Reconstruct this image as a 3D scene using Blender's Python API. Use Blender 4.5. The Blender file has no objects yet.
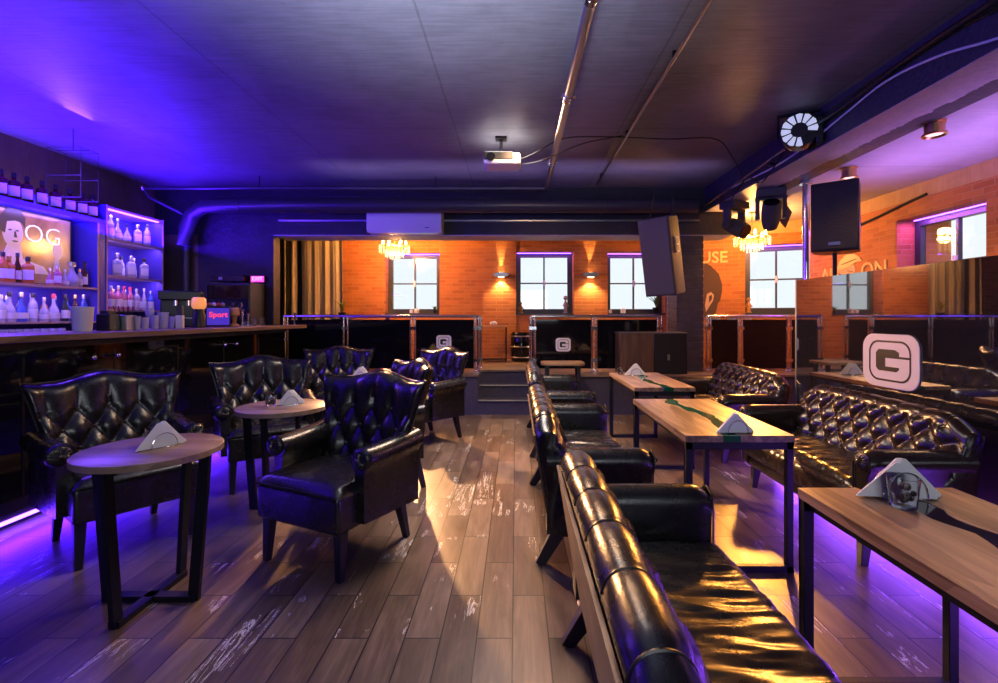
import bpy, bmesh, math, random
from mathutils import Vector, Matrix
random.seed(7)
PI = math.pi
COL = bpy.context.scene.collection
sin, cos = math.sin, math.cos

# ------------------------------------------------------------------ materials
def nt(name):
    m = bpy.data.materials.new(name); m.use_nodes = True
    n = m.node_tree; b = n.nodes['Principled BSDF']
    return m, n, b

def mat(name, col, rough=.5, metal=0, spec=.5, coat=0, emis=None, es=0, trans=0, ior=1.45, alpha=1):
    m, n, b = nt(name)
    b.inputs['Base Color'].default_value = (*col, 1)
    b.inputs['Roughness'].default_value = rough
    b.inputs['Metallic'].default_value = metal
    b.inputs['Specular IOR Level'].default_value = spec
    b.inputs['Coat Weight'].default_value = coat
    b.inputs['Coat Roughness'].default_value = .08
    b.inputs['Transmission Weight'].default_value = trans
    b.inputs['IOR'].default_value = ior
    b.inputs['Alpha'].default_value = alpha
    if emis:
        b.inputs['Emission Color'].default_value = (*emis, 1)
        b.inputs['Emission Strength'].default_value = es
    return m

def N(n, t, **kw):
    x = n.nodes.new(t)
    for k, v in kw.items():
        setattr(x, k, v)
    return x

def math_node(n, op, a, b=None, c=None):
    x = n.nodes.new('ShaderNodeMath'); x.operation = op
    for i, v in enumerate((a, b, c)):
        if v is None: continue
        if isinstance(v, (int, float)): x.inputs[i].default_value = v
        else: n.links.new(v, x.inputs[i])
    return x.outputs[0]

def mix_col(n, fac, a, b, mode='MIX'):
    x = n.nodes.new('ShaderNodeMix'); x.data_type = 'RGBA'; x.blend_type = mode
    for s, v in ((x.inputs[0], fac), (x.inputs[6], a), (x.inputs[7], b)):
        if isinstance(v, (int, float)): s.default_value = v
        elif isinstance(v, tuple): s.default_value = (*v, 1)
        else: n.links.new(v, s)
    return x.outputs[2]

def ramp(n, src, stops):
    r = n.nodes.new('ShaderNodeValToRGB')
    e = r.color_ramp.elements
    while len(e) < len(stops): e.new(.5)
    for i, (p, c) in enumerate(stops):
        e[i].position = p; e[i].color = (*c, 1) if len(c) == 3 else c
    n.links.new(src, r.inputs[0])
    return r.outputs[0]

def noise(n, vec, scale, detail=4, rough=.55, dist=0):
    x = n.nodes.new('ShaderNodeTexNoise')
    x.inputs['Scale'].default_value = scale; x.inputs['Detail'].default_value = detail
    x.inputs['Roughness'].default_value = rough; x.inputs['Distortion'].default_value = dist
    if vec is not None: n.links.new(vec, x.inputs['Vector'])
    return x.outputs['Fac']

def bump(n, b, height, strength=.3, dist=.01):
    x = n.nodes.new('ShaderNodeBump'); x.inputs['Strength'].default_value = strength
    x.inputs['Distance'].default_value = dist
    n.links.new(height, x.inputs['Height']); n.links.new(x.outputs[0], b.inputs['Normal'])

def obj_vec(n, scale=(1, 1, 1)):
    t = n.nodes.new('ShaderNodeTexCoord'); mp = n.nodes.new('ShaderNodeMapping')
    mp.inputs['Scale'].default_value = scale
    n.links.new(t.outputs['Object'], mp.inputs[0])
    return mp.outputs[0], t.outputs['Object']

def leather(name, col, rough=.3):
    m, n, b = nt(name)
    v, _ = obj_vec(n)
    f = noise(n, v, 160, 3, .6)
    g = noise(n, v, 9, 4, .6)
    b.inputs['Base Color'].default_value = (*col, 1)
    r = math_node(n, 'MULTIPLY_ADD', g, .22, rough - .11)
    n.links.new(r, b.inputs['Roughness'])
    b.inputs['Specular IOR Level'].default_value = .6
    g2 = noise(n, v, 38, 4, .65, 1.2)
    h = math_node(n, 'ADD', math_node(n, 'MULTIPLY', f, .18), math_node(n, 'ADD', g, math_node(n, 'MULTIPLY', g2, .3)))
    bump(n, b, h, .15, .012)
    return m

def brick_mat(name, c1, c2, mortar):
    m, n, b = nt(name)
    t = N(n, 'ShaderNodeTexCoord'); s = N(n, 'ShaderNodeSeparateXYZ')
    n.links.new(t.outputs['Object'], s.inputs[0])
    c = N(n, 'ShaderNodeCombineXYZ')
    n.links.new(math_node(n, 'ADD', s.outputs[0], s.outputs[1]), c.inputs[0])
    n.links.new(s.outputs[2], c.inputs[1])
    nz = noise(n, t.outputs['Object'], 3.5, 5, .6)
    nz2 = noise(n, t.outputs['Object'], 30, 4, .6)
    wob = N(n, 'ShaderNodeVectorMath', operation='ADD')
    cw = N(n, 'ShaderNodeCombineXYZ')
    n.links.new(math_node(n, 'MULTIPLY', nz2, .012), cw.inputs[0]); n.links.new(math_node(n, 'MULTIPLY', nz2, .012), cw.inputs[1])
    n.links.new(c.outputs[0], wob.inputs[0]); n.links.new(cw.outputs[0], wob.inputs[1])
    br = N(n, 'ShaderNodeTexBrick')
    br.inputs['Scale'].default_value = 1
    br.inputs['Brick Width'].default_value = .235; br.inputs['Row Height'].default_value = .067
    br.inputs['Mortar Size'].default_value = .007; br.inputs['Mortar Smooth'].default_value = .3
    br.inputs['Bias'].default_value = -.1
    br.inputs['Color1'].default_value = (*c1, 1); br.inputs['Color2'].default_value = (*c2, 1)
    br.inputs['Mortar'].default_value = (*mortar, 1)
    n.links.new(wob.outputs[0], br.inputs['Vector'])
    col = mix_col(n, ramp(n, nz, [(.35, (0, 0, 0)), (.7, (.55, .55, .55))]), br.outputs['Color'], (.62, .2, .06), 'MIX')
    n.links.new(col, b.inputs['Base Color'])
    b.inputs['Roughness'].default_value = .75
    h = math_node(n, 'SUBTRACT', math_node(n, 'MULTIPLY', nz2, .4), br.outputs['Fac'])
    bump(n, b, h, .7, .012)
    return m

def plaster(name, c1, c2, rough=.7, sc=3, strength=.4, seams=None):
    m, n, b = nt(name)
    v, _ = obj_vec(n)
    f = noise(n, v, sc, 8, .65, .6)
    g = noise(n, v, 45, 4, .6)
    v2, _ = obj_vec(n, (1, 14, 1))
    st = noise(n, v2, 3, 5, .6)
    col = ramp(n, math_node(n, 'MULTIPLY_ADD', st, .45, math_node(n, 'MULTIPLY', f, .55)), [(.35, c1), (.65, c2)])
    h = math_node(n, 'ADD', math_node(n, 'MULTIPLY', g, .35), math_node(n, 'ADD', f, math_node(n, 'MULTIPLY', st, .5)))
    if seams:
        t = N(n, 'ShaderNodeTexCoord'); s = N(n, 'ShaderNodeSeparateXYZ')
        n.links.new(t.outputs['Object'], s.inputs[0])
        wob = math_node(n, 'MULTIPLY', math_node(n, 'SUBTRACT', g, .5), .02)
        line = None
        for ax, off, per in seams:
            p = math_node(n, 'PINGPONG', math_node(n, 'ADD', math_node(n, 'ADD', s.outputs[ax], -off), wob), per / 2)
            l = math_node(n, 'LESS_THAN', p, .008)
            line = l if line is None else math_node(n, 'MAXIMUM', line, l)
        col = mix_col(n, math_node(n, 'MULTIPLY', line, .35), col, (.004, .004, .005))
        h = math_node(n, 'SUBTRACT', h, math_node(n, 'MULTIPLY', line, 1.5))
    n.links.new(col, b.inputs['Base Color'])
    b.inputs['Roughness'].default_value = rough
    bump(n, b, h, strength, .02)
    return m

def wood(name, c1, c2, along=0, rough=.4, sc=1, coat=0):
    m, n, b = nt(name)
    s = [28 * sc, 28 * sc, 28 * sc]; s[along] = 1.6 * sc
    v, _ = obj_vec(n, tuple(s))
    f = noise(n, v, 1, 6, .6, .4)
    s2 = [14 * sc] * 3; s2[along] = 2.2 * sc
    v2, _ = obj_vec(n, tuple(s2))
    vo = N(n, 'ShaderNodeTexVoronoi'); vo.inputs['Scale'].default_value = 1
    n.links.new(v2, vo.inputs['Vector'])
    sp = N(n, 'ShaderNodeSeparateColor'); n.links.new(vo.outputs['Color'], sp.inputs[0])
    f2 = math_node(n, 'MULTIPLY_ADD', sp.outputs[0], .35, math_node(n, 'MULTIPLY', f, .75))
    n.links.new(ramp(n, f2, [(.3, c1), (.75, c2)]), b.inputs['Base Color'])
    b.inputs['Roughness'].default_value = rough; b.inputs['Coat Weight'].default_value = coat
    bump(n, b, f, .15, .004)
    return m

def floor_mat():
    m, n, b = nt('wood look floor tiles')
    t = N(n, 'ShaderNodeTexCoord'); s = N(n, 'ShaderNodeSeparateXYZ')
    n.links.new(t.outputs['Object'], s.inputs[0])
    W, L = .1525, .632
    xs = math_node(n, 'DIVIDE', math_node(n, 'ADD', s.outputs[0], .167 + W * 100), W)
    ci = math_node(n, 'FLOOR', xs); fx = math_node(n, 'FRACT', xs)
    odd = math_node(n, 'MULTIPLY', math_node(n, 'MODULO', ci, 2), .5)
    ys = math_node(n, 'ADD', math_node(n, 'DIVIDE', math_node(n, 'ADD', s.outputs[1], -2.053 + L * 50), L), odd)
    ri = math_node(n, 'FLOOR', ys); fy = math_node(n, 'FRACT', ys)
    cell = N(n, 'ShaderNodeCombineXYZ'); n.links.new(ci, cell.inputs[0]); n.links.new(ri, cell.inputs[1])
    wn = N(n, 'ShaderNodeTexWhiteNoise', noise_dimensions='2D'); n.links.new(cell.outputs[0], wn.inputs['Vector'])
    rnd = wn.outputs['Value']
    sc = N(n, 'ShaderNodeSeparateColor'); n.links.new(wn.outputs['Color'], sc.inputs[0])
    dx = math_node(n, 'MULTIPLY', math_node(n, 'MINIMUM', fx, math_node(n, 'SUBTRACT', 1, fx)), W)
    dy = math_node(n, 'MULTIPLY', math_node(n, 'MINIMUM', fy, math_node(n, 'SUBTRACT', 1, fy)), L)
    gap = math_node(n, 'LESS_THAN', math_node(n, 'MINIMUM', dx, dy), .003)
    # grain per tile
    off = N(n, 'ShaderNodeCombineXYZ')
    n.links.new(math_node(n, 'MULTIPLY', rnd, 31), off.inputs[0]); n.links.new(math_node(n, 'MULTIPLY', sc.outputs[1], 57), off.inputs[1])
    va = N(n, 'ShaderNodeVectorMath', operation='ADD'); n.links.new(t.outputs['Object'], va.inputs[0]); n.links.new(off.outputs[0], va.inputs[1])
    mp = N(n, 'ShaderNodeMapping'); mp.inputs['Scale'].default_value = (60, 3, 1); n.links.new(va.outputs[0], mp.inputs[0])
    gr = noise(n, mp.outputs[0], 1, 5, .65, .3)
    mp2 = N(n, 'ShaderNodeMapping'); mp2.inputs['Scale'].default_value = (9, 1.7, 1); n.links.new(va.outputs[0], mp2.inputs[0])
    big = noise(n, mp2.outputs[0], 1, 5, .6, .8)
    tone = math_node(n, 'ADD', math_node(n, 'MULTIPLY', gr, .3), math_node(n, 'ADD', math_node(n, 'MULTIPLY', big, .5), math_node(n, 'MULTIPLY', rnd, .2)))
    base = ramp(n, tone, [(.3, (.045, .029, .02)), (.5, (.125, .08, .053)), (.7, (.26, .175, .12))])
    # pale cracks running with the grain on some tiles
    mp3 = N(n, 'ShaderNodeMapping'); mp3.inputs['Scale'].default_value = (11, .9, 1); n.links.new(va.outputs[0], mp3.inputs[0])
    cr = noise(n, mp3.outputs[0], 1, 8, .72, .9)
    band = math_node(n, 'LESS_THAN', math_node(n, 'ABSOLUTE', math_node(n, 'SUBTRACT', cr, .5)), .01)
    mp4 = N(n, 'ShaderNodeMapping'); mp4.inputs['Scale'].default_value = (5, 2, 1); n.links.new(va.outputs[0], mp4.inputs[0])
    mask = math_node(n, 'GREATER_THAN', noise(n, mp4.outputs[0], 1, 3, .6), .57)
    some = math_node(n, 'GREATER_THAN', sc.outputs[2], .45)
    crack = math_node(n, 'MULTIPLY', math_node(n, 'MULTIPLY', band, mask), some)
    col = mix_col(n, math_node(n, 'MULTIPLY', crack, .95), base, (.62, .58, .55))
    col = mix_col(n, math_node(n, 'MULTIPLY', gap, 1.0), col, (.004, .003, .003))
    n.links.new(col, b.inputs['Base Color'])
    n.links.new(math_node(n, 'MULTIPLY_ADD', gr, .16, math_node(n, 'MULTIPLY_ADD', rnd, .06, .22)), b.inputs['Roughness'])
    b.inputs['Specular IOR Level'].default_value = .55
    h = math_node(n, 'SUBTRACT', math_node(n, 'MULTIPLY', gr, .25), math_node(n, 'ADD', gap, math_node(n, 'MULTIPLY', crack, .3)))
    bump(n, b, h, .35, .004)
    return m

def pane_mat(name, tint=(1, 1, 1)):
    m = bpy.data.materials.new(name); m.use_nodes = True; n = m.node_tree
    n.nodes.clear()
    o = N(n, 'ShaderNodeOutputMaterial'); tr = N(n, 'ShaderNodeBsdfTransparent'); gl = N(n, 'ShaderNodeBsdfGlossy')
    tr.inputs[0].default_value = (*tint, 1); gl.inputs['Roughness'].default_value = .02
    fr = N(n, 'ShaderNodeLayerWeight'); mx = N(n, 'ShaderNodeMixShader')
    n.links.new(math_node(n, 'MULTIPLY_ADD', math_node(n, 'POWER', fr.outputs['Facing'], 5), .8, .04), mx.inputs[0]); n.links.new(tr.outputs[0], mx.inputs[1]); n.links.new(gl.outputs[0], mx.inputs[2])
    n.links.new(mx.outputs[0], o.inputs[0])
    return m

M = {}
M['leather'] = leather('black leather', (.009, .0075, .008), .27)
M['leather_brown'] = leather('dark brown leather', (.022, .012, .008), .25)
M['leather_back'] = leather('brown leather back panel', (.1, .05, .03), .4)
M['dark_wood_leg'] = mat('black lacquered wood', (.009, .008, .009), .35)
M['button'] = mat('leather button', (.05, .035, .025), .25, spec=.8)
M['piping'] = mat('leather piping', (.012, .01, .01), .3)
M['black_metal'] = mat('black powder coated steel', (.007, .007, .008), .42, spec=.35)
M['steel'] = mat('polished steel', (.75, .75, .78), .14, 1)
M['dull_steel'] = mat('brushed steel', (.45, .45, .48), .32, 1)
M['brass'] = mat('warm brass', (.75, .45, .16), .28, 1)
M['table_wood'] = wood('oiled oak tabletop', (.2, .105, .05), (.47, .29, .155), 1, .38)
M['round_wood'] = wood('pale wood round tabletop', (.15, .09, .065), (.34, .23, .17), 0, .34)
M['edge_wood'] = wood('oak table edge', (.16, .09, .04), (.34, .21, .1), 0, .45)
M['resin_green'] = mat('green resin inlay', (.004, .09, .03), .08, coat=.6)
M['resin_dark'] = mat('dark resin inlay', (.02, .016, .008), .06, coat=.6)
M['paper'] = mat('white paper napkin', (.78, .78, .8), .8)
M['floor'] = floor_mat()
M['ceiling'] = plaster('painted concrete ceiling', (.13, .13, .145), (.24, .24, .27), .5, 1.6, .22, seams=[(1, 4.93, 40), (0, -.62, 1.68)])
M['low_ceiling'] = plaster('painted side ceiling', (.42, .38, .42), (.55, .5, .55), .5, 3, .15, seams=[(1, 3.2, 1.9)])
M['dark_paint'] = plaster('black painted plaster', (.012, .012, .016), (.03, .03, .038), .5, 4, .6)
M['beam_paint'] = plaster('dark painted concrete beam', (.012, .012, .018), (.026, .026, .036), .5, 5, .9)
M['lilac_paint_and_light'] = plaster('lilac grey pilaster and lit soffit', (.42, .39, .48), (.52, .48, .58), .6, 5, .5)
M['brown_wall'] = plaster('brown painted wall', (.11, .075, .04), (.17, .12, .07), .6, 4, .4)
M['brick'] = brick_mat('orange brick', (.4, .12, .03), (.6, .22, .06), (.5, .24, .1))
M['band'] = plaster('ochre plaster band', (.5, .3, .12), (.62, .4, .18), .8, 6, .6)
M['gloss_black'] = mat('black back painted glass', (.005, .005, .007), .05, spec=.5, ior=1.45)
M['mirror_black'] = mat('dark mirror glass', (.02, .018, .02), .02, spec=.8, ior=2.9, coat=.5)
M['frame_grey'] = mat('grey window frame', (.05, .055, .06), .4)
M['pane'] = pane_mat('window glass')
M['white'] = mat('white plastic', (.78, .78, .8), .35)
M['black_plastic'] = mat('black plastic', (.012, .012, .013), .35)
M['speaker_grey'] = mat('charcoal speaker cloth', (.07, .07, .078), .65)
M['grille'] = plaster('black speaker grille', (.006, .006, .008), (.014, .014, .018), .55, 60, .5)
M['curtain_gold'] = mat('gold brown curtain', (.5, .4, .28), .75)
M['curtain_dark'] = mat('black curtain', (.012, .01, .012), .8)
M['concrete_step'] = plaster('dark platform carpet', (.03, .025, .05), (.05, .045, .075), .8, 20, .3)
M['platform_top'] = wood('platform floorboards', (.11, .075, .05), (.26, .18, .13), 0, .35)
M['clear_glass'] = mat('clear glass', (.95, .97, 1), .03, trans=1, ior=1.45)
M['led_violet'] = mat('violet led strip', (.2, .1, .9), .4, emis=(.22, .06, 1), es=14)
M['led_white'] = mat('white led spot', (1, 1, 1), .4, emis=(.9, .95, 1), es=12)
M['led_warm'] = mat('warm lamp', (1, .7, .4), .4, emis=(1, .62, .22), es=30)
M['bulb'] = mat('chandelier bulb', (1, .8, .5), .4, emis=(1, .55, .16), es=90)
M['crystal'] = mat('chandelier crystal', (1, .85, .6), .08, spec=1, trans=.6, emis=(1, .55, .18), es=2.2)

# ------------------------------------------------------------------ mesh builder
class MB:
    def __init__(s): s.bm = bmesh.new()
    def box(s, x0, x1, y0, y1, z0, z1, M4=None):
        vs = [s.bm.verts.new((x, y, z)) for x in (x0, x1) for y in (y0, y1) for z in (z0, z1)]
        if M4 is not None:
            for v in vs: v.co = M4 @ v.co
        for f in ((0, 1, 3, 2), (4, 6, 7, 5), (0, 4, 5, 1), (2, 3, 7, 6), (0, 2, 6, 4), (1, 5, 7, 3)):
            s.bm.faces.new([vs[i] for i in f])
        return s
    def bar(s, a, b, w, h=None, up=(0, 0, 1), w2=None):
        """box bar from a to b with section w x h, optional end size w2"""
        a, b = Vector(a), Vector(b); h = h or w; w2 = w2 or w; k = w2 / w
        d = (b - a).normalized(); u = Vector(up)
        if abs(d.dot(u)) > .98: u = Vector((0, 1, 0))
        r = d.cross(u).normalized(); u = r.cross(d).normalized()
        rings = []
        for p, q in ((a, 1), (b, k)):
            rings.append([s.bm.verts.new(p + r * sx * w / 2 * q + u * sy * h / 2 * q) for sx, sy in ((-1, -1), (1, -1), (1, 1), (-1, 1))])
        for i in range(4):
            s.bm.faces.new([rings[0][i], rings[0][(i + 1) % 4], rings[1][(i + 1) % 4], rings[1][i]])
        s.bm.faces.new(rings[0][::-1]); s.bm.faces.new(rings[1])
        return s
    def tube(s, pts, r, seg=10, caps=True):
        pts = [Vector(p) for p in pts]; rings = []
        for i, p in enumerate(pts):
            d = (pts[min(i + 1, len(pts) - 1)] - pts[max(i - 1, 0)]).normalized()
            u = Vector((0, 0, 1)) if abs(d.z) < .95 else Vector((0, 1, 0))
            a = d.cross(u).normalized(); c = a.cross(d).normalized()
            rr = r[i] if isinstance(r, (list, tuple)) else r
            rings.append([s.bm.verts.new(p + (a * cos(t) + c * sin(t)) * rr) for t in [2 * PI * k / seg for k in range(seg)]])
        for i in range(len(rings) - 1):
            for k in range(seg):
                s.bm.faces.new([rings[i][k], rings[i][(k + 1) % seg], rings[i + 1][(k + 1) % seg], rings[i + 1][k]])
        if caps:
            s.bm.faces.new(rings[0][::-1]); s.bm.faces.new(rings[-1])
        return s
    def lathe(s, prof, c=(0, 0, 0), seg=20, axis='z', caps=True):
        rings = []
        for r, h in prof:
            ring = []
            for k in range(seg):
                t = 2 * PI * k / seg
                a, b = r * cos(t), r * sin(t)
                p = (a, b, h) if axis == 'z' else ((a, h, b) if axis == 'y' else (h, a, b))
                ring.append(s.bm.verts.new((c[0] + p[0], c[1] + p[1], c[2] + p[2])))
            rings.append(ring)
        for i in range(len(rings) - 1):
            for k in range(seg):
                s.bm.faces.new([rings[i][k], rings[i][(k + 1) % seg], rings[i + 1][(k + 1) % seg], rings[i + 1][k]])
        if caps:
            s.bm.faces.new(rings[0][::-1]); s.bm.faces.new(rings[-1])
        return s
    def ball(s, c, r, seg=12, sz=1):
        n = max(5, seg // 2)
        return s.lathe([(max(r * sin(PI * i / n), .0003), -r * cos(PI * i / n) * sz) for i in range(n + 1)], c, seg)
    def prism(s, pts, h0, h1, plane='xy'):
        """2-D outline extruded; plane xy (along z), xz (along y), yz (along x)"""
        def P(a, b, h):
            return {'xy': (a, b, h), 'xz': (a, h, b), 'yz': (h, a, b)}[plane]
        lo = [s.bm.verts.new(P(a, b, h0)) for a, b in pts]; hi = [s.bm.verts.new(P(a, b, h1)) for a, b in pts]
        k = len(pts)
        for i in range(k): s.bm.faces.new([lo[i], lo[(i + 1) % k], hi[(i + 1) % k], hi[i]])
        s.bm.faces.new(lo[::-1]); s.bm.faces.new(hi)
        return s
    def grid(s, f, nu, nv, closed_u=False):
        """f(u,v) for u,v in 0..1"""
        g = [[s.bm.verts.new(f(i / nu, j / nv)) for j in range(nv + 1)] for i in range(nu if closed_u else nu + 1)]
        for i in range(nu):
            for j in range(nv):
                a, b = g[i], g[(i + 1) % len(g)]
                s.bm.faces.new([a[j], b[j], b[j + 1], a[j + 1]])
        return g
    def obj(s, name, material, parent=None, smooth=False, bevel=0, seg=2, loc=None, rz=0):
        bmesh.ops.remove_doubles(s.bm, verts=s.bm.verts, dist=1e-5)
        bmesh.ops.recalc_face_normals(s.bm, faces=s.bm.faces)
        me = bpy.data.meshes.new(name); s.bm.to_mesh(me); s.bm.free()
        me.materials.append(M[material] if isinstance(material, str) else material)
        if smooth:
            for p in me.polygons: p.use_smooth = True
            try: me.set_sharp_from_angle(angle=math.radians(45 if smooth is True else smooth))
            except Exception: pass
        o = bpy.data.objects.new(name, me); COL.objects.link(o)
        if parent: o.parent = parent
        if loc: o.location = loc
        if rz: o.rotation_euler.z = rz
        if bevel:
            b = o.modifiers.new('bevel', 'BEVEL'); b.width = bevel; b.segments = seg; b.limit_method = 'ANGLE'; b.angle_limit = math.radians(40)
            b.harden_normals = False
            for p in me.polygons: p.use_smooth = True
            try: me.set_sharp_from_angle(angle=math.radians(40))
            except Exception: pass
        return o

def tag(o, label, cat, group=None, kind=None):
    o['label'] = label; o['category'] = cat
    if group: o['group'] = group
    if kind: o['kind'] = kind
    return o
def thing(name, label, cat, loc=(0, 0, 0), rz=0, group=None):
    o = bpy.data.objects.new(name, None); COL.objects.link(o)
    o.location = loc; o.rotation_euler = (0, 0, rz); o.empty_display_size = .1
    return tag(o, label, cat, group)
def struct(o, label=None):
    o['kind'] = 'structure'
    if label: o['label'] = label
    return o
def sroot(name, loc=(0, 0, 0), rz=0):
    o = bpy.data.objects.new(name, None); COL.objects.link(o); o.location = loc; o.rotation_euler = (0, 0, rz)
    o['kind'] = 'structure'; return o
def children(o): return KIDS.get(o.name, [])
def dup(root, loc, rz=0, label=None, group=None, scale=None):
    def cp(o, parent=None):
        c = o.copy(); COL.objects.link(c)
        if parent: c.parent = parent
        for ch in [x for x in o.children]: cp(ch, c)
        return c
    r = cp(root); r.location = loc; r.rotation_euler = (0, 0, rz)
    if label: r['label'] = label
    if group: r['group'] = group
    if scale: r.scale = scale
    return r
def text_obj(name, body, size, depth, material, loc, rot, parent=None, bold=0, align='CENTER'):
    cu = bpy.data.curves.new(name, 'FONT'); cu.body = body; cu.size = size; cu.extrude = depth; cu.offset = bold
    cu.align_x = align; cu.align_y = 'CENTER'; cu.resolution_u = 3
    tmp = bpy.data.objects.new('tmp_text', cu); COL.objects.link(tmp)
    bpy.context.view_layer.update()
    me = bpy.data.meshes.new_from_object(tmp.evaluated_get(bpy.context.evaluated_depsgraph_get()))
    bpy.data.objects.remove(tmp); bpy.data.curves.remove(cu)
    me.materials.clear(); me.materials.append(M[material] if isinstance(material, str) else material)
    o = bpy.data.objects.new(name, me); COL.objects.link(o)
    o.location = loc; o.rotation_euler = rot
    if parent: o.parent = parent
    return o
def at(x, y, D):
    """point seen at photo pixel x, y at depth D"""
    return Vector(((x - 516) * D / 485, D, 1.36 - (y - 317) * D / 485))
def light(name, kind, loc, energy, color, size=None, rot=None, sizey=None, spot=None, blend=.5, radius=None):
    l = bpy.data.lights.new(name, kind); l.energy = energy; l.color = color
    if kind == 'AREA':
        l.size = size
        if sizey: l.shape = 'RECTANGLE'; l.size_y = sizey
    if kind == 'SPOT': l.spot_size = spot; l.spot_blend = blend
    if radius is not None: l.shadow_soft_size = radius
    o = bpy.data.objects.new(name, l); COL.objects.link(o); o.location = loc
    if rot: o.rotation_euler = rot
    return o
# ------------------------------------------------------------------ room shell
def cells(mb, x0, x1, z0, z1, y0, y1, holes):
    xs = sorted({x0, x1, *[h[0] for h in holes], *[h[1] for h in holes]})
    zs = sorted({z0, z1, *[h[2] for h in holes], *[h[3] for h in holes]})
    for i in range(len(xs) - 1):
        for j in range(len(zs) - 1):
            cx, cz = (xs[i] + xs[i + 1]) / 2, (zs[j] + zs[j + 1]) / 2
            if any(h[0] < cx < h[1] and h[2] < cz < h[3] for h in holes): continue
            mb.box(xs[i], xs[i + 1], y0, y1, zs[j], zs[j + 1])
    return mb

WB = 9.2
struct(MB().box(-5.6, 5.3, -3.1, 9.6, -.12, 0).obj('floor', 'floor'))
struct(MB().box(-5.36, 2.82, -3, 7.2, 3.28, 3.4).obj('ceiling', 'ceiling'))
struct(MB().box(2.82, 5.2, -3, 8.6, 2.94, 3.4).obj('ceiling_side', 'low_ceiling'))
struct(MB().box(-5.36, 3.3, 7.65, 9.6, 2.96, 3.4).obj('ceiling_back', 'low_ceiling'))
HOLES = [(-2.48, -1.45, 1.43, 2.58), (0.0, 1.09, 1.43, 2.6), (1.74, 2.83, 1.43, 2.59)]
struct(cells(MB(), -5.5, 3.06, 0, 3.1, WB, WB + .38, HOLES).obj('wall_back', 'brick'))
struct(MB().box(-.63, .0, WB - .03, WB, .55, 2.96).obj('trim_1', 'brick'))
struct(MB().box(2.86, 3.05, WB - .07, WB, .55, 2.96).obj('trim_2', 'lilac_paint_and_light'))
# angled corner wall; local x along the wall, local +y outwards
A0 = Vector((2.9, 8.52, 0)); A1 = Vector((4.80, 7.77, 0)); AL = (A1 - A0).length; AR = math.atan2(A1.y - A0.y, A1.x - A0.x)
def angled(x, y, z): return A0 + Matrix.Rotation(AR, 3, 'Z') @ Vector((x, y, z))
h4 = (1.02, 2.0, 1.43, 2.56)
w = struct(cells(MB(), 0, AL + .05, 0, 3.1, 0, .38, [h4]).obj('wall_angled', 'brick')); w.location = A0; w.rotation_euler.z = AR
struct(MB().box(3.06, 3.3, 8.5, WB + .38, 0, 3.1).obj('wall_jog', 'brick'))
# right wall: mesh laid along local x then turned a quarter
RW = 4.75
w = struct(cells(MB(), -3, 7.85, 0, 2.76, -.68, 0, [(4.9, 6.05, 1.43, 2.56)]).obj('wall_right', 'brick'))
w.location = (RW, 0, 0); w.rotation_euler.z = PI / 2
struct(MB().box(RW + .003, RW + .38, -3, 7.85, 2.76, 2.94).obj('trim_3', 'band'))
w = struct(MB().box(0, AL, -.004, .3, 2.74, 2.95).obj('trim_4', 'band')); w.location = A0; w.rotation_euler.z = AR
struct(MB().box(-5.7, -5.36, -3, 9.6, 0, 3.4).obj('wall_left', 'brown_wall'))
struct(MB().box(-5.6, 5.2, -3.2, -3, 0, 3.4).obj('wall_front', 'dark_paint'))
struct(MB().box(-4.72, -3.6, 7.2, 7.4, 0, 2.58).obj('wall_bar_end', 'dark_paint'))
struct(MB().box(-5.36, -4.72, 7.2, 7.4, 0, 2.58).obj('wall_bar_corner', 'brown_wall'))
struct(MB().box(-5.36, 3.2, 7.2, 7.65, 2.58, 3.35).obj('beam_cross', 'beam_paint'))
struct(MB().box(-3.6, 3.2, 7.2, 7.65, 2.565, 2.58).obj('trim_5', 'lilac_paint_and_light'))  # thin lilac strip stands in for violet light under the beam
# long beam with lilac underside and ragged dark edge
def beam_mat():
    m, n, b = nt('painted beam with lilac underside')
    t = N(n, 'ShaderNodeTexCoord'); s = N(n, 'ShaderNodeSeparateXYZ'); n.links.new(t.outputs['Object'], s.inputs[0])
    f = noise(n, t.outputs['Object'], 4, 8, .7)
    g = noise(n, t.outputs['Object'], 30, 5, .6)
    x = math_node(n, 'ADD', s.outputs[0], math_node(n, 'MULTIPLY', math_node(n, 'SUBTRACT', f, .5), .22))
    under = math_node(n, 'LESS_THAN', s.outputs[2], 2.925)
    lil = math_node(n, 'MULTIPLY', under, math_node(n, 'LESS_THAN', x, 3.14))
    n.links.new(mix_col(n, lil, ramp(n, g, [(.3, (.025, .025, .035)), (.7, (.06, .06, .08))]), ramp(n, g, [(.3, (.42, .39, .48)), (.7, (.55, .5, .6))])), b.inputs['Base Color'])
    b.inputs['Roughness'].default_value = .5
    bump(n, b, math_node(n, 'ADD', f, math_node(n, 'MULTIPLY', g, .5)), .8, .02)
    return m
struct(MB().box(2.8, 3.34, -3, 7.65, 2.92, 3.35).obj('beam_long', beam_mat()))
# siding column
mb = MB()
mb.box(2.38, 2.76, 7.16, 7.6, 0, 2.565)
for k in range(26): mb.box(2.372, 2.768, 7.152, 7.608, .015 + k * .098, .103 + k * .098)
struct(mb.obj('column', plaster('black stained siding', (.025, .025, .03), (.07, .07, .08), .5, 9, .5), bevel=.004, seg=1))

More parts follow.
